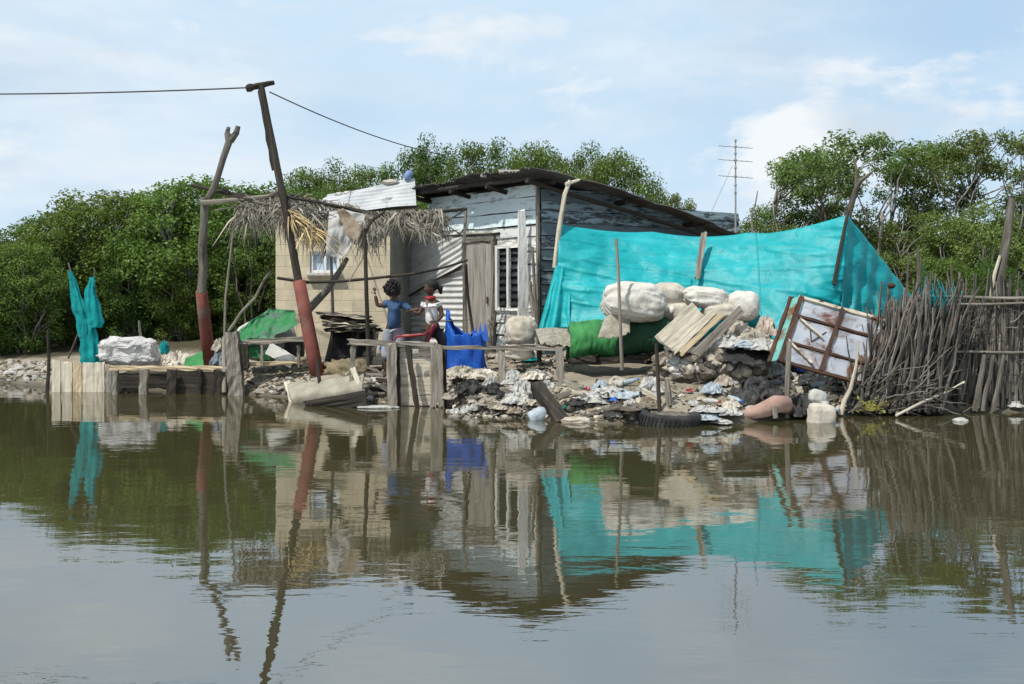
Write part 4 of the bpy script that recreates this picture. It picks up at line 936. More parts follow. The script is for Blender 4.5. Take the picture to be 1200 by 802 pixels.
mb = MB(); mb.plank(P(817, 326, 17.4), P(825, 273, 17.75), .075, .03, V(1, 0, 0), n=6, rnd=R7); solo('batten', mb, M['grey_wood'], 'short grey batten hanging on the top hem of the teal tarp', 'batten')
solo_pole([(729, 434), (727, 380), (725, 330), (722, 280)], [15.72, 15.74, 15.76, 15.8], (.034, .026), 'grey_wood', 'thin upright stick standing before the biggest sack', 'stick', 'upright_stick')
solo_pole([(773, 484), (771, 440), (769, 402)], [14.0, 14.1, 14.15], (.035, .03), 'dark_wood', 'short dark stick standing up inside the tyre', 'stick', 'upright_stick')
solo_pole([(922, 490), (923, 440), (925, 400)], 14.55, (.05, .042), 'grey_wood', 'short grey stake in the mud before the rusty panel', 'stake', 'stake')
solo_pole([(785, 482), (783, 460), (781, 444)], 14.15, (.07, .04), 'grey_wood', 'stubby broken stump standing beside the dark stick in the tyre', 'stump', 'stump')

# ------------------------------------------------------------------ television antenna and bent stick on the far end of the shack
ab = P(862, 275, 20.6)
ant = thing('tv_antenna', 'thin TV antenna mast with three tiers of crossbars above the tarp', 'antenna', ab - UP * .6)
mb = MB(); mb.tube([ab - UP * .6, P(862, 225, 20.6), P(862, 163, 20.6)], [.020, .015, .011], 8); finish('mast', mb, M['antenna_metal'], ant)
for py in (172, 188, 207):
    mb = MB(); mb.tube([P(842, py - 1, 20.5), P(882, py + 2, 20.7)], .006, 6); mb.box(P(862, py, 20.6), (.06, .035, .035), bev=.01)
    for dx in (-14, -7, 7, 14): mb.tube([P(862 + dx, py, 20.45 ), P(862 + dx, py + .3, 20.75)], .006, 5)
    finish('crossbar', mb, M['antenna_metal'], ant)
mb = MB()
for py in (165, 180, 197, 217, 226): mb.box(P(862, py, 20.6), (.042, .042, .04), bev=.01)
finish('clamp', mb, M['antenna_metal'], ant); mb = MB(); mb.tube([P(858, 195, 20.6), P(832, 252, 20.3)], .005, 5); finish('guy_wire', mb, M['antenna_metal'], ant)
solo_pole([(882, 275), (881, 252), (885, 240), (888, 224)], 20.4, (.03, .012), 'grey_wood', 'bent bare stick rising beside the TV antenna', 'stick', 'bent_stick')

mb = MB(); mb.tube([P(985, 330, 22.5), P(993, 255, 22.3), P(1003, 222, 22.1), P(1009, 212, 22.0), P(1022, 202, 21.9)], [.10, .075, .05, .045, .025], 9, .1, rnd=R7); mb.tube([P(1003, 222, 22.1), P(1004, 200, 22.1), P(1000, 180, 22.2)], [.035, .025, .012], 7, .1, rnd=R7)
solo('forked_tree', mb, M['bark'], 'dark forked bare tree rising behind the peak of the teal tarp', 'tree')
# ------------------------------------------------------------------ yard, jetty and dump
R9 = random.Random(9)
# teal net on two sticks
net = thing('net_on_sticks', 'teal net draped over two sticks standing in a V', 'net', G(108, 425))
d_ = 19.4
mb = MB(); mb.branch(P(112, 425, d_), P(80, 308, d_ + .1), .02, .014, .01, rnd=R9); finish('stick', mb, M['stick'], net)
mb = MB(); mb.branch(P(100, 425, d_), P(111, 316, d_ + .1), .02, .014, .01, rnd=R9); finish('stick', mb, M['stick'], net)
mb = MB(); mb.branch(P(80, 420, d_ + .2), P(97, 380, d_ + .1), .018, .012, .02, rnd=R9); finish('stick', mb, M['stick'], net)
def netpart(c, w, seed):
    def fn(u, v):
        k = v * (len(c) - 1); i = min(int(k), len(c) - 2); f = k - i; x = c[i][0] + (c[i + 1][0] - c[i][0]) * f; y = c[i][1] + (c[i + 1][1] - c[i][1]) * f; ww = w[i] + (w[i + 1] - w[i]) * f
        th = u * 2 * pi; r = ww / 2 / FPX * d_ * (1 + .3 * noise.noise(Vector((cos(th) * 2, sin(th) * 2 + seed, v * 5))) + .16 * sin(th * 6 + v * 3)); return P(x, y, d_) + V(cos(th) * r, sin(th) * r * .6, 0)
    mb = MB(); mb.sheet(fn, 60, 30); return finish('net', mb, M['teal_net'], net, True)
netpart([(82, 318), (88, 340), (93, 362), (98, 378), (100, 395)], [4, 9, 15, 16, 14], 1)
netpart([(108, 325), (106, 340), (108, 360), (112, 378), (112, 384)], [4, 11, 16, 18, 15], 2)
netpart([(101, 374), (103, 390), (106, 410), (108, 427)], [12, 17, 21, 27], 3)
# white lump, boards of the retaining wall
mb = MB(); q = P(151, 429, 19.2); mb.sack(V(q.x, q.y, .64), (.45, .30, .225), 4, (0, .04, .08), 5, p=.5, wr=.025); mb.v = [v + Vector(noise.noise_vector(v * 7)) * .05 + Vector(noise.noise_vector(v * 17)) * .022 for v in mb.v]; 
solo('concrete_lump', mb, M['white_rock'], 'big rough white concrete lump on the board wall beside the teal net', 'lump', smooth=False)
mb = MB(); q = P(176, 428, 19.3); mb.blob(V(q.x, q.y, .55), (.16, .2, .19), .25, 2, 3, seed=6, ridge=.2); solo('concrete_lump', mb, M['concrete'], 'smaller grey piece leaning against the big white concrete lump', 'lump')
rw = thing('board_wall', 'low retaining wall of upright pale boards at the water beside the net', 'retaining wall', (P(95, 460, 18.8).x, 18.75, 0))
for x0, x1, yt, m in ((61, 71, 423, 'pale_wood'), (73, 85, 425, 'pale_wood'), (86, 96, 426, 'tan_wood'), (97, 123, 426, 'pale_wood'), (124, 131, 430, 'grey_wood')):
    d = 18.85; mb = MB(); xa = (x0 + x1) / 2; mb.plank(P(xa, 466, d), P(xa, yt, d + .03), (x1 - x0) / FPX * d * .98, .035, V(1, 0, 0), n=8, jit=.006, rnd=R9); finish('board', mb, M[m], rw)
mb = MB(); mb.branch(P(55, 466, 18.9), P(57, 386, 18.95), .035, .022, .02, rnd=R9); solo('stake', mb, M['dark_wood'], 'thin dark stake at the outer corner of the pale board wall', 'stake')
mb = MB(); mb.branch(P(166, 415, 20.5), P(163, 376, 20.5), .03, .02, .02, rnd=R9); solo('stake', mb, M['grey_wood'], 'thin grey stake rising behind the big white concrete lump', 'stake')
dw = thing('timber_bulkhead', 'dark timber bulkhead at the water below the forked post', 'bulkhead', (P(195, 460, 18.6).x, 18.6, 0))
mb = MB(); mb.plank(P(130, 432, 18.62), P(268, 432, 18.45), .07, .12, UP, n=12, rnd=R9); finish('cap_rail', mb, M['tan_wood'], dw)
mb = MB(); mb.plank(P(202, 450, 18.5), P(268, 452, 18.36), .42, .04, UP, n=10, rnd=R9); mb.plank(P(132, 446, 18.6), P(200, 446, 18.55), .22, .05, UP, rnd=R9); finish('plank', mb, M['dark_wood'], dw)
for px, w in ((134, .10), (168, .13), (201, .14), (233, .08), (255, .16)):
    mb = MB(); mb.plank(P(px, 467, 18.40), P(px + 1, 434, 18.36), w, .09, V(1, 0, 0), n=5, rnd=R9); finish('post', mb, M['dark_wood' if px > 190 else 'grey_wood'], dw)
mb = MB()
for i in range(14): mb.rock(P(R9.uniform(140, 196), R9.uniform(448, 458), 18.75), (R9.uniform(.05, .14), .09, R9.uniform(.04, .09)), seed=i)
finish('fill', mb, M['stone_dark'], dw)
# pale concrete post and small rail
mb = MB(); mb.plank(P(278, 466, 18.2), P(272, 390, 18.25), .24, .2, V(1, 0, 0), n=9, jit=.012, taper=.8, rnd=R9); solo('mooring_post', mb, M['grey_wood'], 'thick pale grey post at the water beside the thin crooked pole', 'post')
br = thing('low_bench_rail', 'low grey timber rail between the pale post and the red sleeve', 'rail', G(315, 430))
mb = MB(); mb.plank(P(280, 402, 18.3), P(358, 397, 18.1), .075, .09, UP, n=8, rnd=R9); finish('rail', mb, M['grey_wood'], br)
for px, yb in ((288, 432), (307, 428), (350, 430)):
    mb = MB(); mb.plank(P(px, yb, 18.2), P(px, 404, 18.2), .09 if px < 300 else .05, .06, V(1, 0, 0), n=5, rnd=R9); finish('leg', mb, M['dark_wood' if px < 300 else 'grey_wood'], br)
mb = MB(); mb.plank(P(284, 428, 18.45), P(356, 424, 18.3), .05, .25, UP, n=6, rnd=R9); solo('ground_plank', mb, M['tan_wood'], 'flat tan plank lying on the ground under the low grey rail', 'plank')
# green tarp heap
hp = rag_sheet([(276, 392), (293, 380), (315, 362), (345, 364)], [(276, 402), (300, 398), (325, 396), (350, 380)], 19.2, 18.6, 60, 46, .26, 3.0, 7); solo('green_tarp', hp, M['bright_green'], 'crumpled bright green tarp with grey patches behind the low rail', 'tarp', smooth=True)
mb = MB(); mb.blob(P(312, 398, 19.4), (.5, .35, .38), .15, 2, 3, seed=3); solo('covered_heap', mb, M['grey_cloth'], 'grey heap that the bright green tarp is thrown over', 'heap', smooth=True)
mb = rag_sheet([(285, 405), (300, 404), (318, 408)], [(285, 418), (302, 420), (318, 424)], 18.7, 18.6, 16, 10, .1, 4, 9); solo('green_scrap', mb, M['bright_green'], 'small green scrap hanging below the low grey rail', 'scrap', smooth=True)
mb = MB(); mb.plank(P(315, 408, 18.45), P(342, 424, 18.35), .20, .03, UP, n=5, rnd=R9); solo('white_board', mb, M['white_paint'], 'white board slanting under the low grey rail', 'board')
mb = MB(); mb.lathe([(.0, 0), (.16, 0), (.17, .05), (.17, .22), (.14, .26), (0, .27)], Matrix.Translation(P(345, 418, 18.9)), 14); solo('basin', mb, M['black_plastic'], 'dark round basin behind the red sleeve of the utility pole', 'basin', smooth=True)
mb = MB(); mb.crumple(P(258, 430, 18.9), .17, .16, .36, 5, 24); solo('blue_grey_bag', mb, M['bag_grey'], 'blue grey bag lying between the forked post and the pale post', 'bag', smooth=True)
mb = MB(); mb.crumple(P(258, 412, 18.95), .13, .13, .30, 9, 24); solo('tan_bag', mb, M['rag'], 'tan bundle on top of the blue grey bag by the forked post', 'bundle', smooth=True)
mb = MB(); mb.crumple(P(206, 429, 19.3), .28, .3, .34, 15, 30); solo('pale_bundle', mb, M['sack_dirty'], 'low pale bundle of sacking between the concrete lump and the forked post', 'bundle')
mb = rag_sheet([(218, 420), (229, 416), (238, 411)], [(214, 430), (226, 430), (240, 430)], 19.1, 18.8, 18, 10, .12, 3, 3); solo('green_scrap', mb, M['green_canvas'], 'green cloth scrap lying at the foot of the forked post', 'scrap', smooth=True)
mb = MB(); mb.crumple(P(192, 416, 20.3), .10, .10, .32, 8, 20); solo('teal_scrap', mb, M['teal_net'], 'small teal scrap standing between the concrete lump and forked post', 'scrap', smooth=True)
# the half sunk broken hull
hull = thing('broken_hull', 'broken pale boat hull tilted on the bank below the utility pole', 'boat', P(385, 470, 17.0))
def hullf(u, v):
    a = P(338, 452, 17.25).lerp(P(428, 440, 16.5), u); b = P(348, 476, 16.9).lerp(P(428, 466, 16.2), u); q = a.lerp(b, v); return q + V(0, -1, 0) * (.18 * sin(pi * v) + .05 * u) + UP * .03 * noise.noise(Vector((u * 4, v * 4, 0)))
mb = MB(); mb.sheet(hullf, 30, 14, .03); finish('shell', mb, M['hull'], hull, True)
for u_ in (.3, .55, .78):
    mb = MB(); mb.tube([hullf(u_, k / 8) + V(0, -.012, .004) for k in range(9)], .012, 5); finish('seam', mb, M['dark_wood'], hull)
for i in range(3):
    mb = MB(); y = 468 + i * 4; mb.plank(P(358 + i * 6, y + 5, 16.38), P(430, y - 7 + i, 15.95), .07, .03, UP, n=6, rnd=R9); finish('plank', mb, M['dark_wood'], hull)
mb = MB(); mb.plank(P(345, 478, 17.0), P(337, 448, 17.3), .1, .05, V(1, 0, 0), n=5, rnd=R9); finish('end_rib', mb, M['pale_wood'], hull)
mb = MB(); mb.branch(P(377, 467, 16.7), P(371, 420, 17.0), .03, .025, .01, rnd=R9); finish('rib', mb, M['dark_wood'], hull)
# stack of boards over a dark hollow against the block wall
stk = thing('board_stack', 'stack of old boards on trestles with dark hollow below by the block wall', 'stack', G(410, 420))
for i, (x0, y0, x1, y1, m, th) in enumerate([(378, 367, 428, 372, 'grey_wood', .03), (386, 372, 428, 378, 'dark_wood', .05), (388, 377, 432, 381, 'pale_wood', .03), (388, 381, 434, 384, 'grey_wood', .05), (390, 386, 440, 387, 'dark_wood', .06)]):
    mb = MB(); mb.plank(P(x0, y0, 18.9 - i * .03), P(x1, y1, 18.7 - i * .03), th, .6, UP, n=7, rnd=R9); finish('board', mb, M[m], stk)
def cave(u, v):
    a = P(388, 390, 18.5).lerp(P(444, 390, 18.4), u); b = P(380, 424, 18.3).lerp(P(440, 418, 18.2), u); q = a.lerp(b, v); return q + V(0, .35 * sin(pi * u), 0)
mb = MB(); mb.sheet(cave, 20, 16, .02); finish('hollow_shade', mb, M['black_plastic'], stk, True)  # black sheet standing in for the shade in the hollow
for px in (390, 420, 438):
    mb = MB(); mb.branch(P(px - 4, 424, 18.4), P(px, 386, 18.5), .03, .025, .02, rnd=R9); finish('leg', mb, M['dark_wood'], stk)
mb = MB(); mb.blob(V(P(408, 426, 18.1).x, 18.1, .36), (.42, .3, .22), .3, 2.5, 4, seed=21, ridge=.3); solo('sand_heap', mb, M['dirt'], 'small sandy heap in the hollow under the stacked boards', 'heap', smooth=True)
# jetty with railing
jet = thing('jetty_railing', 'grey wooden landing with handrail and board panel where the children stand', 'railing', P(480, 475, 16.3))
def jp(name, x0, y0, d0, x1, y1, d1, w, th, side, m, n=7, **k):
    mb = MB(); mb.plank(P(x0, y0, d0), P(x1, y1, d1), w, th, side, n=n, rnd=R9, **k); return finish(name, mb, M[m], jet)
X_ = V(1, 0, 0)
jp('handrail', 409, 401, 16.4, 509, 405, 16.2, .075, .09, UP, 'grey_wood', 10)
jp('handrail', 506, 407, 16.2, 657, 409, 15.6, .045, .06, UP, 'grey_wood', 14)
jp('post', 412, 452, 16.4, 414, 404, 16.4, .065, .06, X_, 'grey_wood')
jp('brace', 428, 474, 16.1, 414, 432, 16.3, .07, .04, X_, 'pale_wood')
jp('post', 460, 480, 16.15, 459, 404, 16.2, .13, .06, X_, 'grey_wood')
jp('post', 467, 480, 16.25, 466, 406, 16.3, .05, .06, X_, 'dark_wood')
jp('board', 489, 478, 16.1, 478, 406, 16.15, .075, .035, X_, 'dark_wood')
jp('board', 508, 478, 16.05, 509, 405, 16.12, .09, .035, X_, 'grey_wood')
jp('board', 517, 478, 16.05, 515, 405, 16.12, .085, .035, X_, 'grey_wood')
jp('board', 521, 477, 16.2, 520, 412, 16.3, .05, .05, X_, 'dark_wood')
for i in range(6):
    y = 412 + i * 11.2; jp('panel_board', 464, y + 1, 16.34, 517, y + R9.uniform(-1, 2), 16.24, .135, .02, UP, 'pale_wood', 6)
jp('post', 589, 468, 15.7, 588, 410, 15.9, .10, .08, X_, 'grey_wood')
jp('post', 660, 474, 15.4, 655, 410, 15.6, .10, .08, X_, 'grey_wood', taper=.9)
mb = MB()
for k in range(1): mb.box(P(487 + k * 8, 412, 16.12), (.08, .015, .06), bev=.004)
finish('tag', mb, M['white_plastic'], jet)
mb = MB(); mb.blob(P(443, 477.5, 16.0), (.30, .1, .03), .15, 2, 3, seed=2); solo('white_float', mb, M['white_plastic'], 'long white slab lying at the waterline before the landing', 'float', smooth=True)
# woodpile / logs between hull and landing
for k in range(16):
    px, py = R9.uniform(428, 470), R9.uniform(432, 466); p = G(px, py); a = R9.gauss(.1, .25); L = R9.uniform(.25, .6); dv = V(cos(a), R9.uniform(-.3, .3), R9.uniform(-.1, .1)) * L / 2
    mb = MB(); mb.branch(p - dv + UP * .05, p + dv + UP * .05, .03, .025, .05, 4, 6, rnd=R9); solo('driftwood', mb, M['grey_wood' if k % 2 else 'dark_wood'], 'piece of driftwood in the heap between hull and landing', 'driftwood', 'driftwood heaped on the bank')
# blue plastic bag of stakes
bb = MB(); BQ = G(546, 440); dB = BQ.y
def bagf(u, v):
    th = u * 2 * pi; pk = max(0, cos(th - 2.9)) ** 3                      # the corner that stands up in a peak
    top = .66 + .025 * sin(th * 7) + .06 * noise.noise(Vector((cos(th) * 4, sin(th) * 4, 1))) + .36 * pk
    r = (.30 - .05 * v) * (1 + .06 * sin(th * 9 + 2 * v) * (.3 + v) + .14 * noise.noise(Vector((cos(th) * 2, sin(th) * 2, v * 3)))) * (1 - .35 * pk * max(0, v - .55) * 2)
    if v > .93: r *= .75
    sq = 1 / max(abs(cos(th)), abs(sin(th))) ** .5
    return BQ + V(cos(th) * r * sq - .12 * pk * v * v, sin(th) * r * .7 * sq, top * min(1, v / .93) - .05 - (.05 if v > .93 else 0))
bb.sheet(bagf, 90, 40); bagm = solo('blue_bag', bb, M['blue_plastic'], 'bright blue plastic bag peaked up beside the shack door', 'bag', smooth=True)
mb = MB()
for x in (556, 563, 568): mb.add([P(x - 4, 400, dB - .1), P(x + 4, 400, dB - .1), P(x + R9.uniform(-1, 2), 378 + R9.uniform(-3, 6), dB)], [[0, 1, 2]])
finish('torn_edge', mb, M['blue_plastic'], bagm)
# sacks
def sack(px, py, d, rx, ry, rz_, label, mat='sack', rot=(0, 0, 0), seed=0, amp=.12, name='sack', cat='sack', group='stuffed white sacks before the tarp', fb=.8, ridge=.1):
    mb = MB(); c = P(px, py, d); mb.sack(c, (rx * .97, ry, rz_ * .97), seed, rot, 5 if rx > .3 else 4, wr=.05 + ridge * .1)
    o = solo(name, mb, M[mat], label, cat, group, smooth=True); return o
sk = sack(742, 356, 16.3, .45, .38, .31, 'biggest stuffed white sack lying on the green canvas roll', rot=(0, .12, .1), seed=2)
mb = MB(); mb.lathe([(.15, -.02), (.10, .05), (.045, .10), (.04, .115), (.075, .16), (.09, .2), (.0, .2)], Matrix.Translation(P(773, 362, 16.3)) @ Euler((.2, 1.75, 0)).to_matrix().to_4x4(), 18); mb.v = [v + Vector(noise.noise_vector(v * 12)) * .03 for v in mb.v]; finish('tied_neck', mb, M['sack'], sk, True)
sack(783, 349, 16.8, .26, .3, .22, 'white sack wedged between the biggest sack and the flat topped one', seed=5, mat='sack_dirty')
sack(826, 350, 16.6, .33, .3, .17, 'flat topped white sack above the slanting boards', seed=7, rot=(0, .1, 0))
sack(870, 360, 16.5, .22, .3, .24, 'white sack at the end of the row beside the sagging tarp', seed=9)
sack(792, 366, 16.7, .28, .25, .16, 'low dirty white sack under the wedged one', seed=11, mat='sack_dirty')
sack(845, 366, 16.5, .3, .25, .14, 'low dirty sack behind the top of the slanting boards', seed=12, mat='sack_dirty')
sack(610, 390, 17.3, .21, .19, .25, 'upright crumpled white sack below the shack window', seed=14, rot=(0, .12, .3), ridge=1.5, mat='sack_dirty')
sack(607, 414, 16.9, .23, .2, .12, 'low dirty sack in front of the upright sack by the door', seed=15, mat='sack_dirty', ridge=1.2)
mb = rag_sheet([(627, 386), (646, 384), (672, 386)], [(633, 403), (650, 405), (672, 407)], 17.2, 16.5, 24, 20, .1, 5, 8); solo('tan_blanket', mb, M['rag'], 'tan blanket draped over the shelf at the near end of the green roll', 'blanket', smooth=True)
# green canvas roll
def rollf(u, v):
    c = P(668, 402, 16.7).lerp(P(782, 391, 16.3), u); th = v * 2 * pi; r = .33 - .06 * u + .022 * noise.noise(Vector((u * 16 + sin(th) * 1.5, th * .9, 7))) + .012 * noise.noise(Vector((u * 34, th * 2, 3))) + .03 * noise.noise(Vector((u * 6, cos(th) * 2, sin(th) * 2))); return c + V(.08 * noise.noise(Vector((th, u, 4))), cos(th) * r, sin(th) * r * (.95 - .1 * u))
mb = MB(); 
gr_ = thing('canvas_roll', 'long green canvas covered roll lying under the biggest sack', 'canvas roll', G(720, 428))
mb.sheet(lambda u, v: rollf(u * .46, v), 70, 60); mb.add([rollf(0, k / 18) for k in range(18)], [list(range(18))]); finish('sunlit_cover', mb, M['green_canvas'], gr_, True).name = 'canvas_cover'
mb = MB(); mb.sheet(lambda u, v: rollf(.455 + u * .545, v) * 1.0, 80, 60); mb.add([rollf(1, k / 18) for k in range(18)][::-1], [list(range(18))]); finish('shaded_cover', mb, M['shaded_green_canvas'], gr_, True)  # other half of the same canvas, shade put into a darker green
mb = rag_sheet([(709, 372), (722, 366), (738, 374)], [(700, 396), (718, 397), (738, 391)], 16.1, 15.95, 16, 14, .04, 3, 5); solo('sacking', mb, M['rag'], 'tan piece of sacking laid over the middle of the green roll', 'sacking', smooth=True)
for i, (x0, x1, y) in enumerate(((690, 760, 424), (668, 700, 424))):
    mb = MB(); mb.plank(P(x0, y, 16.4), P(x1, y - 4, 16.3), .1, .2, UP, n=6, rnd=R9); solo('bearer', mb, M['dark_wood'], ['dark timber bearer under the long green roll', 'dark timber bearer under the tan sack end of the green roll'][i], 'timber')
# bench of crates near the tan sack
mb = MB(); mb.plank(P(596, 407, 16.9), P(660, 406, 16.6), .06, .35, UP, n=8, rnd=R9); cr = solo('low_shelf', mb, M['grey_wood'], 'low grey shelf board under the sacks by the shack door', 'shelf')
for px in (602, 632, 655):
    mb = MB(); mb.plank(P(px, 424, 16.8), P(px, 408, 16.8), .06, .06, X_, n=4, rnd=R9); finish('leg', mb, M['dark_wood'], cr)
# slanting boards
for x0, y0, x1, y1, w, m, lab in [
    (777, 402, 818, 364, .27, 'pale_wood', 'widest pale board of the slanting boards before the sacks'),
    (789, 412, 836, 366, .085, 'pale_wood', 'second pale slanting board beside the widest one'),
    (797, 415, 846, 368, .075, 'tan_wood', 'narrow tan slanting board in the middle of the leaning boards'),
    (814, 416, 870, 362, .12, 'grey_wood', 'greyest slanting board, the longest and last of the leaning boards'),
    (784, 414, 806, 394, .05, 'dark_wood', 'short dark slat leaning in front of the pale slanting boards')]:
    mb = MB(); mb.plank(P(x0, y0, 15.45), P(x1, y1, 15.85), w, .028, V(.70, -.1, -.72), n=9, rnd=R9, jit=.005); solo('slanting_board', mb, M[m], lab, 'board', 'boards leaning on the sacks')
for x0, y0, x1, y1, w, m, lab in [(780, 409, 860, 411, .06, 'white_paint', 'thin white board lying flat at the foot of the slanting boards'), (796, 434, 816, 430, .16, 'white_paint', 'short white board end lying on the rubble below the slanting boards'),
    (820, 411, 872, 405, .05, 'grey_wood', 'thin grey board lying flat on the stones under the junk heap')]:
    mb = MB(); mb.plank(P(x0, y0, 15.6), P(x1, y1, 15.65), w, .06, UP, n=6, rnd=R9); solo('lying_board', mb, M[m], lab, 'board')
MC, MR = P(832, 432, 16.0), (.80, .46, .36)
mb = MB(); mb.blob(MC, MR, .16, 2.4, 4, seed=88, ridge=.2); solo('rubble_mound', mb, M['mound_earth'], 'low earthy mound of rubble carrying the slanting boards and rags', 'mound', smooth=True)
rn = random.Random(51)
for i in range(95):
    x_ = rn.uniform(768, 896); y_ = rn.uniform(409, 440); d_r = None
    for k in range(60):
        q = P(x_, y_, 15.3 + k * .02)
        if sum(((q[m] - MC[m]) / MR[m]) ** 2 for m in range(3)) < 1.0: d_r = 15.3 + k * .02; break
    if d_r is None: continue
    mb = MB(); s_ = rn.uniform(.045, .13); mb.rock(P(x_, y_, d_r - .02), (s_ * 1.3, s_, s_ * .75), 300 + i, (rn.uniform(-.4, .4), rn.uniform(-.4, .4), rn.random() * 6)); solo('broken_brick', mb, M[['stone', 'concrete', 'stone_dark', 'stone'][i % 4]], 'broken piece of masonry on the mound under the slanting boards', 'rubble', 'masonry pieces on the rubble mound')
# junk heap by the end sack: rags
for i, (px, py, d, rx, rz_, m, lab) in enumerate([
    (862, 384, 16.1, .3, .16, 'pink_rag', 'pinkish crumpled rag bundle under the end sack'), (880, 392, 15.9, .28, .14, 'rag', 'tan crumpled rag bundle beside the rusty panel'),
    (852, 398, 15.8, .26, .12, 'grey_cloth', 'grey crumpled rag bundle over the stones'), (893, 402, 15.6, .24, .10, 'grey_cloth', 'grey rag sagging at the low corner of the rusty panel'),
    (872, 402, 15.7, .34, .07, 'pale_blue_plastic', 'flat pale blue sheet spread under the rag bundles'), (897, 380, 16.2, .14, .2, 'pink_rag', 'pinkish rag hanging at the low edge of the tarp')]):
    mb = MB(); mb.crumple(P(px, py, d) - UP * rz_ * .9, rx * 1.05, .3, rz_ * 2.0, 30 + i, 40, R9.uniform(-.4, .4)); solo('rag_bundle', mb, M[m], lab, 'rags', 'rags heaped beside the rusty panel')
mb = rag_sheet([(840, 408), (870, 405), (905, 412)], [(850, 424), (880, 428), (903, 424)], 15.7, 15.4, 20, 12, .08, 2, 6); solo('dark_sheet', mb, M['black_plastic'], 'dark plastic sheet under the rags above the stones', 'sheet', smooth=True)
# rusty old refrigerator panel
TL, TR, BL, BR = P(937, 350, 15.7), P(1040, 379, 15.5), P(912, 424, 15.2), P(1012, 452, 15.05)
nP = (TR - TL).cross(BL - TL).normalized()
if nP.y > 0: nP = -nP
def pp(u, v, o=0.0): return TL.lerp(TR, u).lerp(BL.lerp(BR, u), v) + nP * o
pan = thing('scrap_refrigerator', 'rusty white refrigerator panel with crossing bars leaning in the dump', 'panel', P(960, 450, 15.1))
for (u0, u1) in ((.05, .465), (.505, .98)):
    for (v0, v1) in ((.03, .26), (.31, .68), (.73, .97)):
        mb = MB(); mb.sheet(lambda u, v: pp(u0 + (u1 - u0) * u, v0 + (v1 - v0) * v, .012 * noise.noise(Vector((u * 3 + u0 * 9, v * 3 + v0 * 9, 0)))), 14, 10, .02); finish('plate', mb, M['fridge_white'], pan)
def bar(u0, v0, u1, v1, w, m, o=.03, nm='bar'):
    mb = MB(); mb.plank(pp(u0, v0, o), pp(u1, v1, o), w, .04, (BL - TL) if abs(u1 - u0) > abs(v1 - v0) else (TR - TL), n=10, jit=.006, rnd=R9); return finish(nm, mb, M[m], pan)
bar(0, .0, 1.0, .0, .045, 'cream_rust', .035); bar(0, 1, 1, 1, .045, 'rust', .035); bar(.02, .285, 1, .285, .034, 'rust'); bar(.02, .705, 1, .705, .034, 'rust'); bar(.485, 0, .485, 1, .05, 'rust', .045); bar(.02, 0, .02, 1, .06, 'rust', .04); bar(1, 0, 1, 1, .06, 'rust', .04)
bar(.04, .70, .36, .92, .03, 'cream_rust', .06, 'strut'); bar(.08, .33, .36, .50, .028, 'cream_rust', .05, 'strut').name = 'strut'
mb = MB()
for a, b in (((.20, .36), (.28, .60)), ((.28, .60), (.40, .40))): mb.tube([pp(a[0], a[1], .03), pp(b[0], b[1], .03)], .008, 5)
finish('bent_wire', mb, M['black_steel'], pan)
mb = MB(); sd = V(-.085, .08, -.02)
mb.sheet(lambda u, v: pp(-.015, v, .03) + sd * u, 3, 20, .015); finish('side_plate', mb, M['fridge_teal'], pan)
mb = MB(); mb.plank(pp(-.02, -.03, .03) + sd, pp(-.02, 1.03, .03) + sd, .05, .04, sd, n=10, rnd=R9); finish('edge_strip', mb, M['rust'], pan)
mb = MB(); mb.branch(P(918, 378, 15.9), P(940, 347, 15.7), .025, .02, .05, rnd=R9); mb.branch(P(925, 356, 15.8), P(965, 352, 15.6), .018, .01, .06, rnd=R9); solo('broken_branch', mb, M['dark_wood'], 'short broken dark branch across the upper corner of the rusty panel', 'branch')
# tyres
def tyre(c, R, r, label, rot, seed=0):
    t = thing('tyre', label, 'tyre', c); Mx = Matrix.Translation(c) @ Euler(rot).to_matrix().to_4x4(); mb = MB()
    pr = [(R - r * .9, -.055), (R - r * .5, -.085), (R - r * .1, -.09), (R + .012, -.062), (R + .02, 0), (R + .012, .062), (R - r * .1, .09), (R - r * .5, .085), (R - r * .9, .055), (R - r * .82, .03), (R - r * .2, .06), (R - r * .1, 0), (R - r * .2, -.06), (R - r * .82, -.03), (R - r * .9, -.055)]
    mb.lathe(pr, Mx, 44, cap=False); finish('carcass', mb, M['rubber'], t, True)
    mb = MB()
    for k in range(44):
        a = 2 * pi * k / 44
        for z in (-.04, .0, .04): mb.box(Mx @ V((R + .02) * cos(a + z), (R + .02) * sin(a + z), z), (.014, .026, .034), Mx @ Matrix.Rotation(a + z, 4, 'Z'))
    finish('tread', mb, M['rubber'], t); return t
tyre(P(784, 490, 13.95) + UP * .0, .36, .14, 'worn black tyre lying flat at the waterline around a stick', (.10, .04, 0))
mb = MB(); mb.blob(P(784, 488, 13.95), (.24, .22, .06), .3, 3, 3, seed=44); solo('silt', mb, M['stone_dark'], 'heap of silt filling the middle of the black tyre', 'silt')
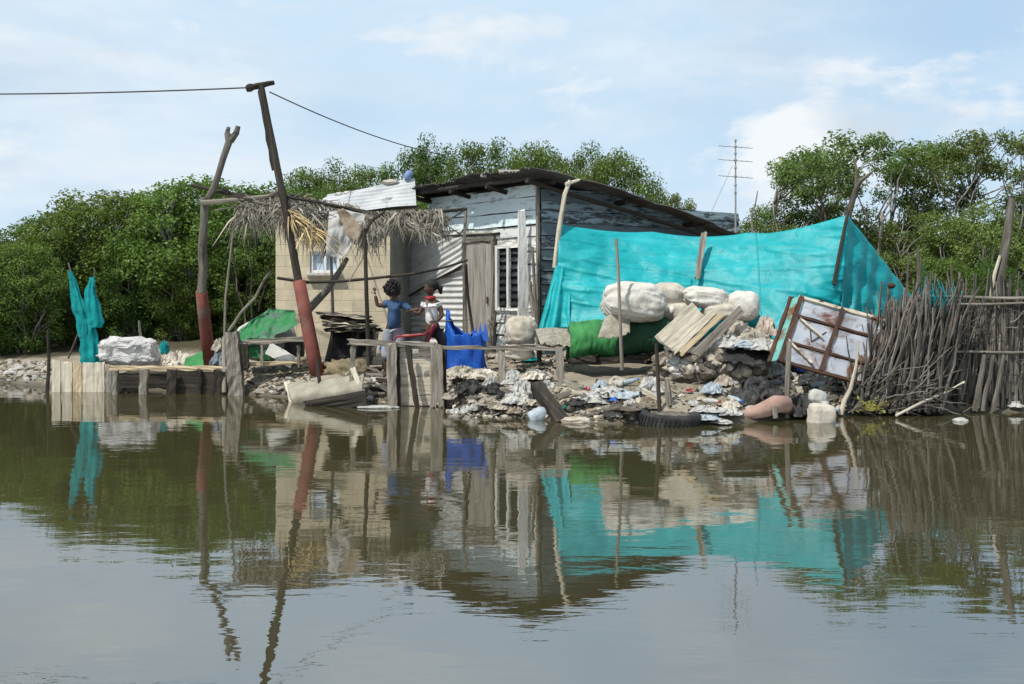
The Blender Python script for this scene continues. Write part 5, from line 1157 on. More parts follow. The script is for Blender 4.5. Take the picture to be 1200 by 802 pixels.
# dark bag/tarp bundle and pink pipe, containers
mb = MB(); mb.crumple(P(884, 486, 14.75), .50, .42, .62, 51, 50, .1); solo('black_bundle', mb, M['black_plastic'], 'big black crumpled plastic bundle above the pink pipe', 'bundle', smooth=True)
mb = MB(); mb.crumple(P(940, 486, 14.75), .30, .32, .34, 53, 40, .3); solo('black_bundle', mb, M['black_plastic'], 'lower dark bundle between the grey stake and the white containers', 'bundle', smooth=True)
mb = MB(); mb.tube([P(866, 488, 14.25), P(880, 485, 14.25), P(896, 480, 14.3), P(909, 474, 14.35), P(919, 474, 14.5), P(921, 480, 14.6)], [.055, .075, .10, .115, .11, .09], 16, .02, rnd=R9); solo('pink_pipe', mb, M['pink_pipe'], 'fat pinkish pipe slanting into the water below the black bundle', 'pipe', smooth=True)
mb = MB(); mb.tube([P(907, 476, 14.2), P(909, 490, 14.2)], [.035, .03], 8, .1, rnd=R9); solo('peg', mb, M['grey_wood'], 'short pale peg in the water beside the bend of the pink pipe', 'peg')
cont = thing('container', 'white square plastic container standing in the shallows by the brushwood', 'container', P(962, 500, 14.1))
mb = MB(); mb.sack(P(962, 489, 14.2), (.155, .14, .16), 61, (0, .05, .2), 4, p=.5, wr=.05); finish('body', mb, M['sack_dirty'], cont, True)
mb = MB(); mb.lathe([(.05, 0), (.05, .05), (0, .055)], Matrix.Translation(P(967, 475.5, 14.2)), 12); finish('neck', mb, M['white_plastic'], cont, True)
mb = MB(); mb.sack(P(958, 466, 14.4), (.115, .1, .10), 60, (0, .3, 0), 3, p=.7, wr=.06); solo('white_jug', mb, M['white_plastic'], 'rounded white jug lying just above the square container', 'jug', smooth=True)
# log, slab, plastics along the bank
mb = MB(); mb.plank(P(660, 497, 14.2), P(629, 452, 14.9), .17, .12, X_, n=8, rnd=R9, jit=.008); solo('sunken_beam', mb, M['dark_wood'], 'thick dark beam sliding down the bank into the water', 'beam')
mb = MB(); mb.plank(P(654, 490, 14.35), P(674, 462, 14.9), .17, .06, X_, n=6, rnd=R9); solo('tan_board', mb, M['tan_wood'], 'short tan board leaning beside the thick dark beam', 'board')
mb = MB(); mb.blob(P(676, 493, 14.2), (.2, .16, .05), .2, 2, 3, seed=64); solo('flat_stone', mb, M['stone'], 'flat tan stone at the waterline beside the thick dark beam', 'stone')
mb = MB(); Jm = Matrix.Translation(P(621, 492, 14.5)) @ Euler((.4, 1.1, .5)).to_matrix().to_4x4(); mb.lathe([(0, 0), (.09, 0), (.1, .03), (.1, .09), (.095, .1), (.1, .11), (.1, .18), (.06, .24), (.035, .26), (.035, .3), (0, .3)], Jm, 18); solo('water_bottle', mb, M['pale_blue_plastic'], 'big ribbed clear bottle floating by the thick dark beam', 'bottle', smooth=True)
LIT = [
    (540, 444, .26, .12, 'rag', 'tan rag heap at the foot of the blue bag'), (566, 446, .22, .12, 'sack_dirty', 'dirty white bag heap beside the first rail post'), (552, 462, .22, .13, 'black_plastic', 'black plastic heap below the blue bag'),
    (533, 470, .16, .07, 'rag', 'brownish rag at the waterline by the landing corner'), (580, 462, .14, .10, 'black_plastic', 'small black bag against the first rail post'), (600, 448, .14, .12, 'white_plastic', 'white plastic bag just past the first rail post'),
    (613, 462, .16, .12, 'grey_cloth', 'grey rag between the rail post and the dark beam'), (606, 474, .18, .10, 'white_plastic', 'dirty white plastic above the floating clear bottle'), (628, 446, .2, .1, 'sack_dirty', 'dirty white bag behind the top of the dark beam'),
    (640, 458, .12, .1, 'white_plastic', 'small white bag behind the dark beam'), (590, 482, .16, .07, 'rag', 'brown rag at the waterline beyond the landing'), (575, 476, .18, .08, 'stone', 'tan clump at the waterline beyond the landing'),
    (693, 472, .2, .07, 'white_plastic', 'flat white plastic next to the tan board'), (712, 466, .22, .08, 'white_plastic', 'largest patch of white plastic in the litter before the green roll'), (704, 460, .12, .1, 'pale_blue_plastic', 'pale blue bag in the middle of the white plastic litter'),
    (732, 468, .2, .06, 'pale_blue_plastic', 'pale blue strip at the end of the white plastic litter'), (722, 452, .13, .08, 'sack_dirty', 'round dirty bag above the white plastic litter'), (745, 466, .13, .05, 'white_plastic', 'white scrap between the litter and the tyre'),
    (680, 476, .16, .06, 'black_plastic', 'black bag scrap next to the tan board'), (762, 461, .15, .14, 'white_plastic', 'crumpled white bag standing behind the tyre'), (756, 470, .1, .08, 'black_plastic', 'black scrap behind the tyre beside the crumpled bag'),
    (737, 480, .3, .05, 'stone_dark', 'dark wet clump along the water beside the tyre'), (830, 486, .22, .05, 'white_plastic', 'long white plastic in the water before the black bundle'), (852, 488, .16, .06, 'white_plastic', 'white plastic lump in the water before the pink pipe'),
    (826, 494, .18, .05, 'pale_blue_plastic', 'blue grey plastic floating next to the tyre'), (845, 497, .13, .03, 'white_plastic', 'white foam scrap floating furthest out before the pink pipe'), (836, 463, .13, .1, 'pale_blue_plastic', 'pale blue bag beside the black bundle on the bank'),
    (848, 454, .12, .1, 'pink_rag', 'reddish rag on the stones above the pale blue bag'), (934, 437, .13, .1, 'strong_blue', 'deep blue bag under the low edge of the rusty panel'), (975, 440, .14, .07, 'pale_blue_plastic', 'pale blue bag under the rusty panel near the brushwood'),
    (908, 440, .16, .12, 'grey_cloth', 'grey bag at the corner of the rusty panel'), (945, 452, .18, .1, 'sack_dirty', 'dirty bag below the rusty panel'), (965, 452, .14, .12, 'white_plastic', 'white bag below the rusty panel close to the brushwood'),
    (988, 450, .14, .1, 'rag', 'tan bag at the start of the brushwood'), (920, 428, .13, .08, 'grey_cloth', 'grey scrap beneath the teal side of the rusty panel'), (690, 424, .1, .1, 'pink_rag', 'reddish scrap on the ground under the green roll'),
    (762, 424, .14, .1, 'stone_dark', 'dark clump at the far end of the green roll'), (620, 424, .16, .05, 'teal_net', 'teal scrap on the ground below the low shelf'), (578, 420, .12, .05, 'rag', 'tan scrap on the ground before the shack door'),
    (452, 412, .09, .12, 'strong_blue', 'small blue bag hanging behind the handrail by the child in blue'), (1188, 466, .12, .14, 'sack_dirty', 'pale bag standing at the water before the stick fence'), (1190, 478, .1, .06, 'white_plastic', 'pale bag half sunk below the other at the stick fence')]
for i, (px, py, rx, rz_, m, lab) in enumerate(LIT):
    p = G(px, py); mb = MB(); rn = random.Random(100 + i); mb.crumple(p + UP * .01, rx * 1.15, rx * 1.0, rz_ * 1.9, 70 + i, 30, rn.random() * 6); solo('litter_scrap', mb, M[m], lab, 'litter', 'litter along the bank')
rn = random.Random(404)
for i in range(84):
    x0, y0, x1, y1 = [(525, 445, 662, 488), (660, 458, 770, 492), (690, 458, 770, 486), (800, 440, 905, 485), (895, 436, 1000, 482), (530, 448, 640, 486)][i % 6]
    p = G(rn.uniform(x0, x1), rn.uniform(y0, y1)); s_ = rn.uniform(.05, .13); m = ['rag', 'sack_dirty', 'grey_cloth', 'brown_cloth', 'black_plastic', 'rag', 'brown_cloth', 'white_plastic'][i % 8]; mb = MB(); mb.crumple(p + UP * .005, s_, s_ * rn.uniform(.6, 1), s_ * rn.uniform(.8, 1.5), 200 + i, 14, rn.random() * 6)
    solo('rubbish', mb, M[m], {'rag': 'small crumpled tan rag in the dense rubbish on the bank', 'sack_dirty': 'small dirty sacking scrap in the dense rubbish on the bank', 'white_plastic': 'small white plastic scrap in the dense rubbish on the bank', 'grey_cloth': 'small grey cloth scrap in the dense rubbish on the bank', 'black_plastic': 'small black plastic scrap in the dense rubbish on the bank', 'brown_cloth': 'small brown rag in the dense rubbish on the bank'}[m], 'rubbish', m.replace('_', ' ') + ' scraps on the bank')
for i in range(70):
    x0, y0, x1, y1 = [(525, 448, 662, 486), (660, 455, 770, 490), (770, 428, 900, 450), (880, 440, 1000, 480), (420, 434, 470, 470)][i % 5]
    p = G(rn.uniform(x0, x1), rn.uniform(y0, y1)); a_ = rn.random() * 6; dv = V(cos(a_), sin(a_), rn.uniform(-.15, .5)) * rn.uniform(.12, .4); mb = MB()
    mb.plank(p - dv * .5 + UP * .05, p + dv * .5 + UP * .08, rn.uniform(.03, .08), .018, None, n=4, rnd=rn); m = ['grey_wood', 'dark_wood', 'pale_wood'][i % 3]; solo('wood_scrap', mb, M[m], {'grey_wood': 'short grey wood scrap among the rubbish on the bank', 'dark_wood': 'short dark wood scrap among the rubbish on the bank', 'pale_wood': 'short pale wood scrap among the rubbish on the bank'}[m], 'wood scrap', m.replace('_', ' ') + ' scraps on the bank')
for i in range(14):
    p = G(rn.choice([rn.uniform(560, 650), rn.uniform(690, 770), rn.uniform(820, 900), rn.uniform(930, 990)]), rn.uniform(452, 484)); Jm = Matrix.Translation(p + UP * .035) @ Euler((1.57 + rn.uniform(-.3, .3), 0, rn.random() * 6)).to_matrix().to_4x4(); mb = MB()
    mb.lathe([(0, 0), (.032, 0), (.034, .02), (.034, .07), (.031, .08), (.034, .09), (.034, .14), (.022, .185), (.013, .2), (.013, .22), (0, .22)], Jm, 12); o = solo('plastic_bottle', mb, M['pale_blue_plastic' if i % 2 else 'white_plastic'], ['small cloudy white bottle lying in the rubbish on the bank', 'small pale blue bottle lying in the rubbish on the bank'][i % 2], 'bottle', ['white bottles in the rubbish', 'blue bottles in the rubbish'][i % 2], smooth=True)
    mb = MB(); mb.lathe([(0, .215), (.016, .215), (.016, .24), (0, .24)], Jm, 10); finish('cap', mb, M['strong_blue' if i % 3 else 'red_plastic'], o, True)
for i, (px, py, m, nm_) in enumerate([(548, 452, 'red_plastic', 'red'), (602, 462, 'strong_blue', 'blue'), (634, 470, 'bright_green', 'green'), (688, 462, 'red_plastic', 'red'), (718, 474, 'strong_blue', 'blue'), (752, 452, 'yellow_leaf', 'yellow'), (808, 462, 'red_plastic', 'red'), (842, 446, 'yellow_leaf', 'yellow'), (905, 452, 'teal_net', 'teal'), (956, 446, 'red_plastic', 'red'), (584, 448, 'yellow_leaf', 'yellow'), (664, 484, 'teal_net', 'teal')]):
    p = G(px, py); mb = MB(); mb.crumple(p + UP * .03, .06, .045, .06, 500 + i, 12, i * 1.3); solo('wrapper', mb, M[m], 'small faded ' + nm_ + ' wrapper lying in the rubbish on the bank', 'wrapper', nm_ + ' wrappers in the rubbish')
mb = MB(); mb.blob(P(1125, 493, 14.3), (.10, .07, .035), .3, 2.5, 3, seed=91); solo('foam_scrap', mb, M['white_plastic'], 'lone white foam scrap floating before the stick fence', 'foam', smooth=True)
# stones on the bank: each its own, sharing a few shapes
def stone_set(n, region, sizes, label, group, mats, seed, sub=2):
    rn = random.Random(seed); pr = []
    for k in range(5):
        mb = MB(); mb.rock((0, 0, .3), (1, .85, .62), seed=seed * 10 + k, sub=sub); o = finish('stone', mb, M[mats[k % len(mats)]], base=(0, 0, 0)); pr.append(o)
    for i in range(n):
        x0, y0, x1, y1 = region[i % len(region)]; p = G(rn.uniform(x0, x1), rn.uniform(y0, y1)); o = pr[i % 5] if i < 5 else pr[i % 5].copy()
        if i >= 5: col.objects.link(o)
        s = rn.uniform(*sizes) * (1.5 if rn.random() < .12 else 1); o.location = p - UP * s * .1; o.scale = (s * rn.uniform(.8, 1.4), s, s * rn.uniform(.6, 1.1)); o.rotation_euler = (rn.uniform(-.3, .3), rn.uniform(-.3, .3), rn.random() * 6); tag(o, label, 'stone', group)
stone_set(60, [(0, 426, 56, 444), (0, 432, 50, 447), (10, 424, 60, 436)], (.05, .12), 'pale stone on the empty shore under the mangroves', 'pale stones on the empty shore', ['stone', 'concrete'], 3)
stone_set(75, [(815, 424, 892, 452), (830, 424, 900, 445), (770, 428, 830, 446)], (.06, .15), 'angular stone in the rubble below the slanting boards', 'rubble stones below the boards', ['stone', 'stone', 'stone_dark', 'concrete'], 5)
stone_set(60, [(528, 466, 640, 490), (530, 452, 600, 470), (640, 470, 760, 494)], (.04, .10), 'small tan stone among the litter at the waterline', 'small stones among the litter', ['stone', 'stone_dark', 'concrete'], 6)
stone_set(40, [(190, 420, 240, 430), (290, 432, 360, 462), (400, 436, 450, 470)], (.05, .12), 'tan stone on the bank near the red sleeves', 'stones on the bank near the red sleeves', ['stone', 'concrete'], 7)
stone_set(30, [(900, 440, 990, 480)], (.05, .11), 'dark stone on the bank below the rusty panel', 'stones below the rusty panel', ['stone_dark', 'stone'], 8)
# countless small bits on the bank
def bits(name, n, region, mats, seed, smin, smax):
    rn = random.Random(seed); mb = MB()
    for i in range(n):
        x0, y0, x1, y1 = region[i % len(region)]; p = G(rn.uniform(x0, x1), rn.uniform(y0, y1)); s = rn.uniform(smin, smax); a = rn.random() * 6; k = rn.random(); mi = rn.randrange(len(mats))
        R = Euler((rn.uniform(-.6, .6), rn.uniform(-.6, .6), a)).to_matrix()
        if k < .5: mb.rock(p, (s * 1.3, s, s * .7), seed=i, sub=1, mi=mi)
        else: mb.box(p + UP * s * .2, (s * rn.uniform(1.5, 4), s * .7, s * .2), R, mi=mi)
    o = finish(name, mb, [M[m] for m in mats], base=(0, 0, 0)); o['kind'] = 'stuff'; return o
bits('debris', 2900, [(525, 445, 660, 492), (660, 455, 770, 496), (770, 425, 905, 480), (525, 455, 660, 492), (900, 440, 1000, 484), (400, 432, 470, 474), (280, 428, 370, 464), (130, 424, 250, 432), (560, 415, 670, 440), (0, 424, 60, 446)], ['stone', 'stone_dark', 'rag', 'dirt', 'dark_wood', 'grey_wood', 'stone', 'dirt', 'white_plastic', 'stone_dark'], 12, .012, .055)

# ------------------------------------------------------------------ brushwood heap and stick fence
bp = thing('brushwood_heap', 'big heap of grey brushwood sticks leaning up from the water', 'brushwood', P(1040, 485, 15.2))
bs = MB(); rn = random.Random(31); cnt = 0
def brush_stick(mb):
    u = rn.random(); x0 = 992 + 112 * u ** 1.0; y0 = rn.uniform(462, 486); x1 = np.interp(u, [0, .3, .6, 1], [1000, 1052, 1085, 1118]) + rn.gauss(0, 16); y1 = np.interp(u, [0, .15, .35, 1], [440, 395, 358, 350]) + rn.gauss(0, 12); d0 = rn.uniform(14.9, 15.5); d1 = d0 + rn.uniform(0, .8)
    if rn.random() < .25: y1 += rn.uniform(20, 60); x1 -= rn.uniform(0, 25)
    mb.branch(P(x0, y0, d0), P(x1, y1, d1), rn.uniform(.012, .028), rn.uniform(.006, .014), .035, 6, 5, .08, rn)
for i in range(90):
    m1 = MB(); brush_stick(m1); finish('stick', m1, M['stick'], bp)
for i in range(640): brush_stick(bs)
for i in range(120):
    x = rn.uniform(990, 1090); y = rn.uniform(440, 485); a = rn.gauss(.5, .5); p = P(x, y, rn.uniform(14.8, 15.3)); bs.branch(p, p + V(cos(a), rn.uniform(-.3, .1), sin(a)) * rn.uniform(.2, .6), .012, .005, .06, 4, 5, .05, rn)
o = finish('twigs', bs, M['stick'], bp); o['kind'] = 'stuff'
fe = thing('stick_fence', 'tall fence of grey upright sticks tied with rails by the water', 'fence', P(1160, 480, 15.4))
fs = MB()
def fence_stick(mb, lo, hi):
    x = rn.uniform(lo, hi); b = rn.uniform(455, 484); t = rn.uniform(352, 368) - (rn.uniform(0, 40) if rn.random() < .1 else 0); d = 15.5 + rn.uniform(-.08, .12)
    mb.branch(P(x + rn.gauss(0, 7), b, d), P(x + rn.gauss(0, 6), t, d), rn.uniform(.012, .026), rn.uniform(.008, .018), .025, 6, 5, .08, rn)
for i in range(70):
    m1 = MB(); fence_stick(m1, 1150, 1225); finish('stick', m1, M['stick'], fe)
for i in range(330): fence_stick(fs, 1092, 1240)
for i in range(230): fence_stick(fs, 1150, 1240)
for i in range(60):
    x = rn.uniform(1100, 1240); y = rn.uniform(370, 440); a = rn.uniform(0, 6.28); p = P(x, y, 15.38); fs.branch(p, p + V(cos(a), 0, sin(a)) * rn.uniform(.15, .4), .010, .005, .1, 5, 5, .05, rn)
o = finish('infill', fs, M['stick'], fe); o['kind'] = 'stuff'
for y0, y1, r in ((348, 349, .021), (357, 354, .016), (413, 412, .016)):
    mb = MB(); mb.branch(P(1076 if y0 < 360 else 1092, y0, 15.35), P(1255, y1, 15.4), r, r * .9, .006, 12, 7, rnd=rn); finish('rail', mb, M['grey_wood'], fe)
for x in (1122, 1127): 
    mb = MB(); mb.branch(P(x, 470, 15.6), P(x, 360, 15.6), .07, .06, .01, rnd=rn); finish('post', mb, M['bark'], fe)
for x, w in ((1160, .03), (1150, .04), (1172, .035)):
    mb = MB(); mb.branch(P(x - 8, 482, 15.3), P(x + 4, 416, 15.35), w, w * .8, .02, rnd=rn); finish('prop', mb, M['stick'], fe)
solo_pole([(1050, 487), (1080, 472), (1110, 459), (1130, 448)], [14.6, 14.8, 15.0, 15.15], (.022, .02), 'pale_wood', 'long pale stick slanting out of the water before the fence', 'stick', 'slanting_stick')
solo_pole([(985, 486), (990, 468), (997, 455), (1003, 430), (1006, 400)], 14.9, (.05, .018), 'pale_wood', 'pale bleached branch standing at the edge of the brushwood heap', 'branch', 'bleached_branch')
# posts and trunks behind the fence
solo_pole([(1166, 350), (1173, 315), (1180, 280), (1186, 233)], 15.9, (.088, .07), 'bark', 'tall thick grey trunk standing in the stick fence', 'dead tree', 'dead_tree')
solo_pole([(1160, 350), (1166, 320), (1172, 300)], 15.85, (.04, .03), 'pale_wood', 'pale split stick beside the tall thick grey trunk', 'stick', 'split_stick')
for x, y0, y1, lean, r, lab in [(1040, 395, 336, 1, .024, 'thin stake at the far foot of the tarp with a rust cap'), (1062, 360, 296, 3, .022, 'thin grey stake just inside the tarp end corner'), (1075, 395, 290, 1, .03, 'grey stake at the end corner of the tarp'), (1116, 360, 310, -1, .025, 'thin grey stake above the rail past the tarp corner'),
    (1142, 352, 322, 2, .018, 'slim pale stake above the rail in the middle of the fence'), (1155, 352, 315, 4, .016, 'slim stake beside the tall grey trunk'), (1098, 352, 330, 3, .015, 'slim short stake on the rail near the tarp corner'), (1192, 352, 318, 2, .02, 'slim stake past the tall grey trunk')]:
    solo_pole([(x, y0), (x + lean * .5, (y0 + y1) / 2), (x + lean, y1)], 15.8 if x > 1050 else 16.2, (r, r * .7), 'stick', lab, 'stake', 'thin_stake')
mb = MB(); mb.blob(P(1045, 335, 16.15), (.055, .05, .045), .2, 2, 2, seed=3); solo('rusty_can', mb, M['rust'], 'small rusty can stuck on the stake beside the tarp', 'can')
mb = MB(); rn = random.Random(5)
for i in range(45):
    p = P(rn.gauss(1094, 8), rn.gauss(362, 8), 15.3); a = rn.gauss(1.1, .7); mb.tube([p, p + V(cos(a) * .12, rn.uniform(-.1, .1), sin(a) * .16), p + V(cos(a + .5) * .2, 0, sin(a + .5) * .3)], .005, 4)
solo('teal_netting', mb, M['teal_net'], 'tangled teal netting caught on top of the brushwood', 'netting')
mb = rag_sheet([(1131, 362), (1142, 360), (1152, 364)], [(1133, 378), (1142, 380), (1152, 374)], 15.75, 15.7, 10, 8, .08, 5, 3); solo('teal_rag', mb, M['teal_net'], 'small teal rag behind the gap in the stick fence', 'rag', smooth=True)
mb = MB(); rn = random.Random(6)
for i in range(34):
    p = P(rn.gauss(1020, 10), rn.gauss(475, 4), 14.75); s = rn.uniform(.015, .035); R = Euler((rn.random() * 3, rn.random() * 3, rn.random() * 6)).to_matrix(); mb.tube([P(1020, 482, 14.75), P(1020, 482, 14.75).lerp(p, .6) + UP * .02, p], .004, 4); mb.add([p + R @ V(-s, 0, 0), p + R @ V(0, -s * .6, 0), p + R @ V(s, 0, 0), p + R @ V(0, s * .6, 0)], [[0, 1, 2, 3]])
solo('yellow_weed', mb, M['yellow_leaf'], 'tuft of yellow green weed at the foot of the brushwood', 'weed')

# ------------------------------------------------------------------ the two children
def skin(vs, es, rs, sub=2):
    me = bpy.data.meshes.new('tmp'); me.from_pydata([Vector(v) for v in vs], es, []); o = bpy.data.objects.new('tmp', me); col.objects.link(o)
    m = o.modifiers.new('s', 'SKIN'); m.use_smooth_shade = True; s2 = o.modifiers.new('u', 'SUBSURF'); s2.levels = sub; s2.render_levels = sub
    for i, r in enumerate(rs): me.skin_vertices[0].data[i].radius = (r, r) if not hasattr(r, '__len__') else r
    me.skin_vertices[0].data[0].use_root = True
    dg = bpy.context.evaluated_depsgraph_get(); e = o.evaluated_get(dg); m2 = bpy.data.meshes.new_from_object(e); vv = [v.co.copy() for v in m2.vertices]; ff = [list(p.vertices) for p in m2.polygons]
    bpy.data.objects.remove(o); bpy.data.meshes.remove(me); bpy.data.meshes.remove(m2); return vv, ff
def chain(pts, rs):
    return pts, [(i, i + 1) for i in range(len(pts) - 1)], rs
def hand(mb, wrist, dr, palm_n, L):
    """palm with four bent fingers and a side thumb"""
    dr = Vector(dr).normalized(); n = Vector(palm_n); n = (n - dr * n.dot(dr)).normalized(); sd = dr.cross(n); w = Vector(wrist)
    a = skin(*chain([w, w + dr * L * .25, w + dr * L * .5], [(L * .16, L * .16), (L * .22, L * .12), (L * .22, L * .10)])); mb.add(*a)
    for k, (o, l) in enumerate(((-.16, .40), (-.055, .48), (.055, .45), (.16, .34))):
        b = w + dr * L * .46 + sd * o * L; r = L * .048
        mb.add(*skin(*chain([b, b + dr * l * L * .5 + n * .03 * L, b + dr * l * L * .85 + n * .14 * L, b + dr * l * L + n * .24 * L], [r * 1.1, r, r * .9, r * .7]), 1))
    b = w + dr * L * .15 - sd * L * .16; mb.add(*skin(*chain([b, b + (dr * .5 - sd * .7) * L * .25, b + (dr * .85 - sd * .75) * L * .42 + n * .05 * L], [L * .065, L * .055, L * .04]), 1))
def head(mb, c, r, face, up=(0, 0, 1)):
    """skull, jaw, nose, lips and ears; returns the facing frame"""
    f = Vector(face).normalized(); u = Vector(up); u = (u - f * u.dot(f)).normalized(); s = f.cross(u); F = Matrix((s, f, u)).transposed(); c = Vector(c)
    bm = bmesh.new(); bmesh.ops.create_uvsphere(bm, u_segments=24, v_segments=18, radius=1); vs = []
    for v in bm.verts:
        q = v.co.copy(); x, y, z = q.x * .78, q.y * .92, q.z * 1.0
        if z < 0: x *= 1 - .28 * (-z); y *= 1 - .12 * (-z); y += .12 * (-z)
        if y > .4 and abs(z - .02) < .18 and abs(x) > .12: y -= .07
        vs.append(c + F @ V(x, y, z) * r)
    mb.add(vs, [[v.index for v in q.verts] for q in bm.faces]); bm.free()
    for (x, y, z), (a, b, d) in (((0, .93, -.18), (.13, .14, .17)), ((0, .86, -.48), (.22, .09, .055)), ((0, .84, -.56), (.18, .09, .05)), ((.78, 0, -.08), (.07, .16, .22)), ((-.78, 0, -.08), (.07, .16, .22))):
        m = MB(); m.blob((0, 0, 0), (a * r, b * r, d * r), 0, 1, 2); mb.add([c + F @ (V(x, y, z) * r) + F @ v for v in m.v], m.f)
    return F
def eyes(c, r, F, par):
    for s in (-1, 1):
        mb = MB(); m = MB(); m.blob((0, 0, 0), (.13 * r, .07 * r, .08 * r), 0, 1, 2); mb.add([Vector(c) + F @ (V(.30 * s, .80, .06) * r) + F @ v for v in m.v], m.f); e = finish('eye', mb, M['eye'], par, True)
        mb = MB(); m = MB(); m.blob((0, 0, 0), (.06 * r, .04 * r, .06 * r), 0, 1, 1); mb.add([Vector(c) + F @ (V(.30 * s, .85, .06) * r) + F @ v for v in m.v], m.f); finish('pupil', mb, M['hair'], e, True)
def finish_sk(name, items, mat, par):
    mb = MB()
    for vv, ff in items: mb.add([v + Vector(noise.noise_vector(v * 9)) * .016 + Vector(noise.noise_vector(Vector((v.x * 30, v.y * 30, v.z * 12)))) * .006 for v in vv], ff)
    return finish(name, mb, M[mat], par, True)
# child in blue, back half turned, one arm up to the beam, the other stretched to the seated one
g1 = on(-1.80, 17.45); Hh = 1.45; o1 = g1
def B1(x, y, z): return o1 + V(x, y, z)
c1 = thing('person', 'child in blue shirt and grey shorts standing with arms out by the rail', 'person', g1)
S = Hh / 1.45
pel = B1(.0, 0, .74); ch = B1(.02, -.01, 1.06); nk = B1(.02, -.01, 1.20); hd = B1(.03, -.02, 1.335)
vs = [pel, B1(.01, 0, .90), ch, B1(.02, -.01, 1.14), nk, B1(.025, -.015, 1.26),
      B1(-.12, 0, 1.115), B1(-.235, -.03, 1.10), B1(-.265, -.05, 1.26),           # raised arm
      B1(.17, 0, 1.10), B1(.29, -.05, 1.02), B1(.41, -.06, 1.05),               # stretched arm
      B1(-.08, 0, .68), B1(-.10, -.02, .38), B1(-.12, .02, .07), B1(-.13, -.10, .03),
      B1(.09, 0, .68), B1(.08, -.03, .38), B1(.05, .03, .07), B1(.04, -.09, .03)]
es = [(0, 1), (1, 2), (2, 3), (3, 4), (4, 5), (3, 6), (6, 7), (7, 8), (3, 9), (9, 10), (10, 11), (0, 12), (12, 13), (13, 14), (14, 15), (0, 16), (16, 17), (17, 18), (18, 19)]
rs = [(.12, .085), (.105, .075), (.115, .08), (.085, .06), .042, .042, .05, .036, .026, .05, .036, .026, .075, .05, .032, .028, .075, .05, .032, .028]
mb = MB(); mb.add(*skin(vs, es, rs)); F1 = head(mb, hd, .104, (.75, .55, -.05)); hand(mb, B1(-.266, -.05, 1.265), (-.12, 0, 1), (0, -1, 0), .12); hand(mb, B1(.415, -.06, 1.05), (1, -.1, .1), (0, 0, -1), .12)
body = finish('body', mb, M['skin'], c1, True); eyes(hd, .104, F1, c1)
finish_sk('shirt', [skin([B1(.0, 0, .71), B1(.01, 0, .90), B1(.02, -.01, 1.06), B1(.02, -.01, 1.145), B1(-.12, 0, 1.115), B1(-.19, -.018, 1.105), B1(.17, 0, 1.10), B1(.27, -.04, 1.03)], [(0, 1), (1, 2), (2, 3), (3, 4), (4, 5), (3, 6), (6, 7)], [(.165, .12), (.142, .105), (.14, .10), (.10, .075), .055, .047, .055, .047])], 'shirt_blue', c1)
finish_sk('shorts', [skin([B1(0, 0, .85), B1(-.08, 0, .66), B1(-.105, -.015, .26), B1(.09, 0, .66), B1(.08, -.02, .26)], [(0, 1), (1, 2), (0, 3), (3, 4)], [(.135, .105), .098, .085, .098, .085])], 'shorts_grey', c1)
mb = MB(); mb.blob(hd + V(-.035, -.025, .03), (.127, .122, .118), .25, 4.5, 4, seed=3, ridge=.5); finish('hair', mb, M['hair'], c1)
# child in white, red scarf, knees bent, perched behind the rail
g2 = on(-1.22, 17.35); 
def B2(x, y, z): return g2 + V(x, y, z)
c2 = thing('person', 'child in white shirt with red scarf and dark trousers beside the red chair', 'person', g2)
hd2 = B2(-.01, -.02, 1.33)
vs = [B2(.02, 0, .74), B2(.015, 0, .90), B2(.0, -.01, 1.06), B2(.0, -.01, 1.14), B2(-.003, -.01, 1.20), B2(-.005, -.015, 1.25),
      B2(-.10, -.03, 1.09), B2(-.18, -.08, .94), B2(-.26, -.10, .98),
      B2(.12, 0, 1.09), B2(.17, -.03, .92), B2(.10, -.13, .84),
      B2(-.05, -.02, .68), B2(-.12, -.10, .40), B2(-.10, .04, .07), B2(-.16, -.05, .03),
      B2(.09, -.02, .68), B2(.20, -.12, .50), B2(.24, -.02, .14), B2(.30, -.09, .10)]
mb = MB(); mb.add(*skin(vs, es, rs)); F2 = head(mb, hd2, .101, (-.85, -.45, -.1)); hand(mb, B2(-.265, -.10, .98), (-1, 0, .2), (0, 0, -1), .12); hand(mb, B2(.095, -.135, .84), (-1, -.4, -.2), (0, 1, -.3), .12)
finish('body', mb, M['skin'], c2, True); eyes(hd2, .101, F2, c2)
finish_sk('shirt', [skin([B2(.02, 0, .72), B2(.015, 0, .92), B2(.0, -.01, 1.06), B2(.0, -.01, 1.135), B2(-.10, -.03, 1.09), B2(-.145, -.055, 1.01), B2(.12, 0, 1.09), B2(.15, -.015, 1.0)], [(0, 1), (1, 2), (2, 3), (3, 4), (4, 5), (3, 6), (6, 7)], [(.14, .11), (.135, .105), (.135, .10), (.095, .07), .055, .048, .055, .048])], 'shirt_white', c2)
finish_sk('sash', [skin([B2(-.07, -.105, 1.12), B2(-.02, -.125, 1.02), B2(.05, -.125, .90), B2(.11, -.10, .82)], [(0, 1), (1, 2), (2, 3)], [(.035, .015), (.045, .015), (.05, .015), (.045, .015)])], 'sash_grey', c2)
finish_sk('scarf', [skin([B2(-.07, -.04, 1.19), B2(-.01, -.085, 1.17), B2(.06, -.04, 1.19), B2(.01, .05, 1.20)], [(0, 1), (1, 2), (2, 3), (3, 0)], [.03, .035, .03, .03])], 'scarf_red', c2)
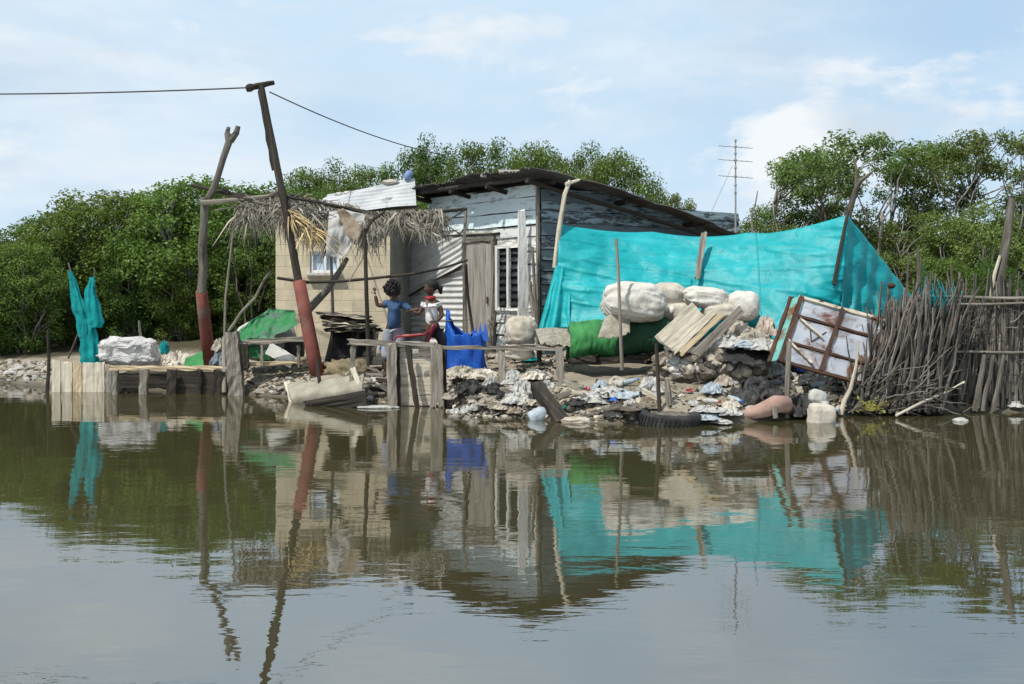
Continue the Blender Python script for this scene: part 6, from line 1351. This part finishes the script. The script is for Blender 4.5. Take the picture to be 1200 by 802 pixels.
finish_sk('trousers', [skin([B2(.02, 0, .75), B2(-.05, -.02, .67), B2(-.12, -.10, .40), B2(-.10, .03, .12), B2(.09, -.02, .67), B2(.20, -.12, .50), B2(.235, -.03, .18)], [(0, 1), (1, 2), (2, 3), (0, 4), (4, 5), (5, 6)], [(.135, .105), .095, .07, .058, .095, .072, .058])], 'trousers', c2)
mb = MB(); mb.blob(hd2 + V(.02, .02, .04), (.102, .105, .096), .1, 3, 4, seed=5, ridge=.15); mb.tube([hd2 + V(.09, .03, .04), hd2 + V(.15, .04, .0), hd2 + V(.16, .04, -.09)], [.04, .05, .02], 8, .1); finish('hair', mb, M['hair'], c2, True)
mb = MB(); mb.lathe([(.022, -.012), (.03, 0), (.022, .012)], Matrix.Translation(hd2 + V(.105, .03, .035)) @ Matrix.Rotation(1.4, 4, 'Y'), 10); finish('hair_band', mb, M['scarf_red'], c2)
mb = MB(); mb.branch(B2(.14, -.13, .84), B2(.60, -.2, .86), .009, .006, .01, 5, 5, rnd=R9); solo('held_stick', mb, M['stick'], 'thin stick the child in white holds out over the blue bag', 'stick')
# red plastic armchair between them
g3 = on(-1.50, 17.15); ch3 = thing('plastic_chair', 'red plastic armchair behind the rail between the two children', 'chair', g3)
def B3(x, y, z): return g3 + V(x, y, z)
mb = MB(); mb.sheet(lambda u, v: B3(-.22 + .44 * u, -.2 + .4 * v, .42 + .02 * (2 * u - 1) ** 2 + .015 * (2 * v - 1) ** 2), 10, 10, .02); finish('seat', mb, M['red_plastic'], ch3, True)
mb = MB(); mb.sheet(lambda u, v: B3(.22 + .12 * v + .05 * sin(pi * u) * v, -.19 + .38 * u, .44 + .36 * v), 10, 10, .02); finish('backrest', mb, M['red_plastic'], ch3, True)
for s in (-1, 1):
    mb = MB(); mb.tube([B3(-.22, .21 * s, .43), B3(-.235, .23 * s, .56), B3(-.19, .235 * s, .635), B3(0, .24 * s, .64), B3(.2, .23 * s, .66), B3(.28, .2 * s, .72)], [.018, .018, .022, .022, .022, .018], 10, flat=.7); finish('arm', mb, M['red_plastic'], ch3, True)
    for x in (-.2, .22):
        mb = MB(); mb.tube([B3(x * 1.15, .21 * s, -.0), B3(x, .2 * s, .43)], [.022, .035], 8); finish('leg', mb, M['red_plastic'], ch3, True)
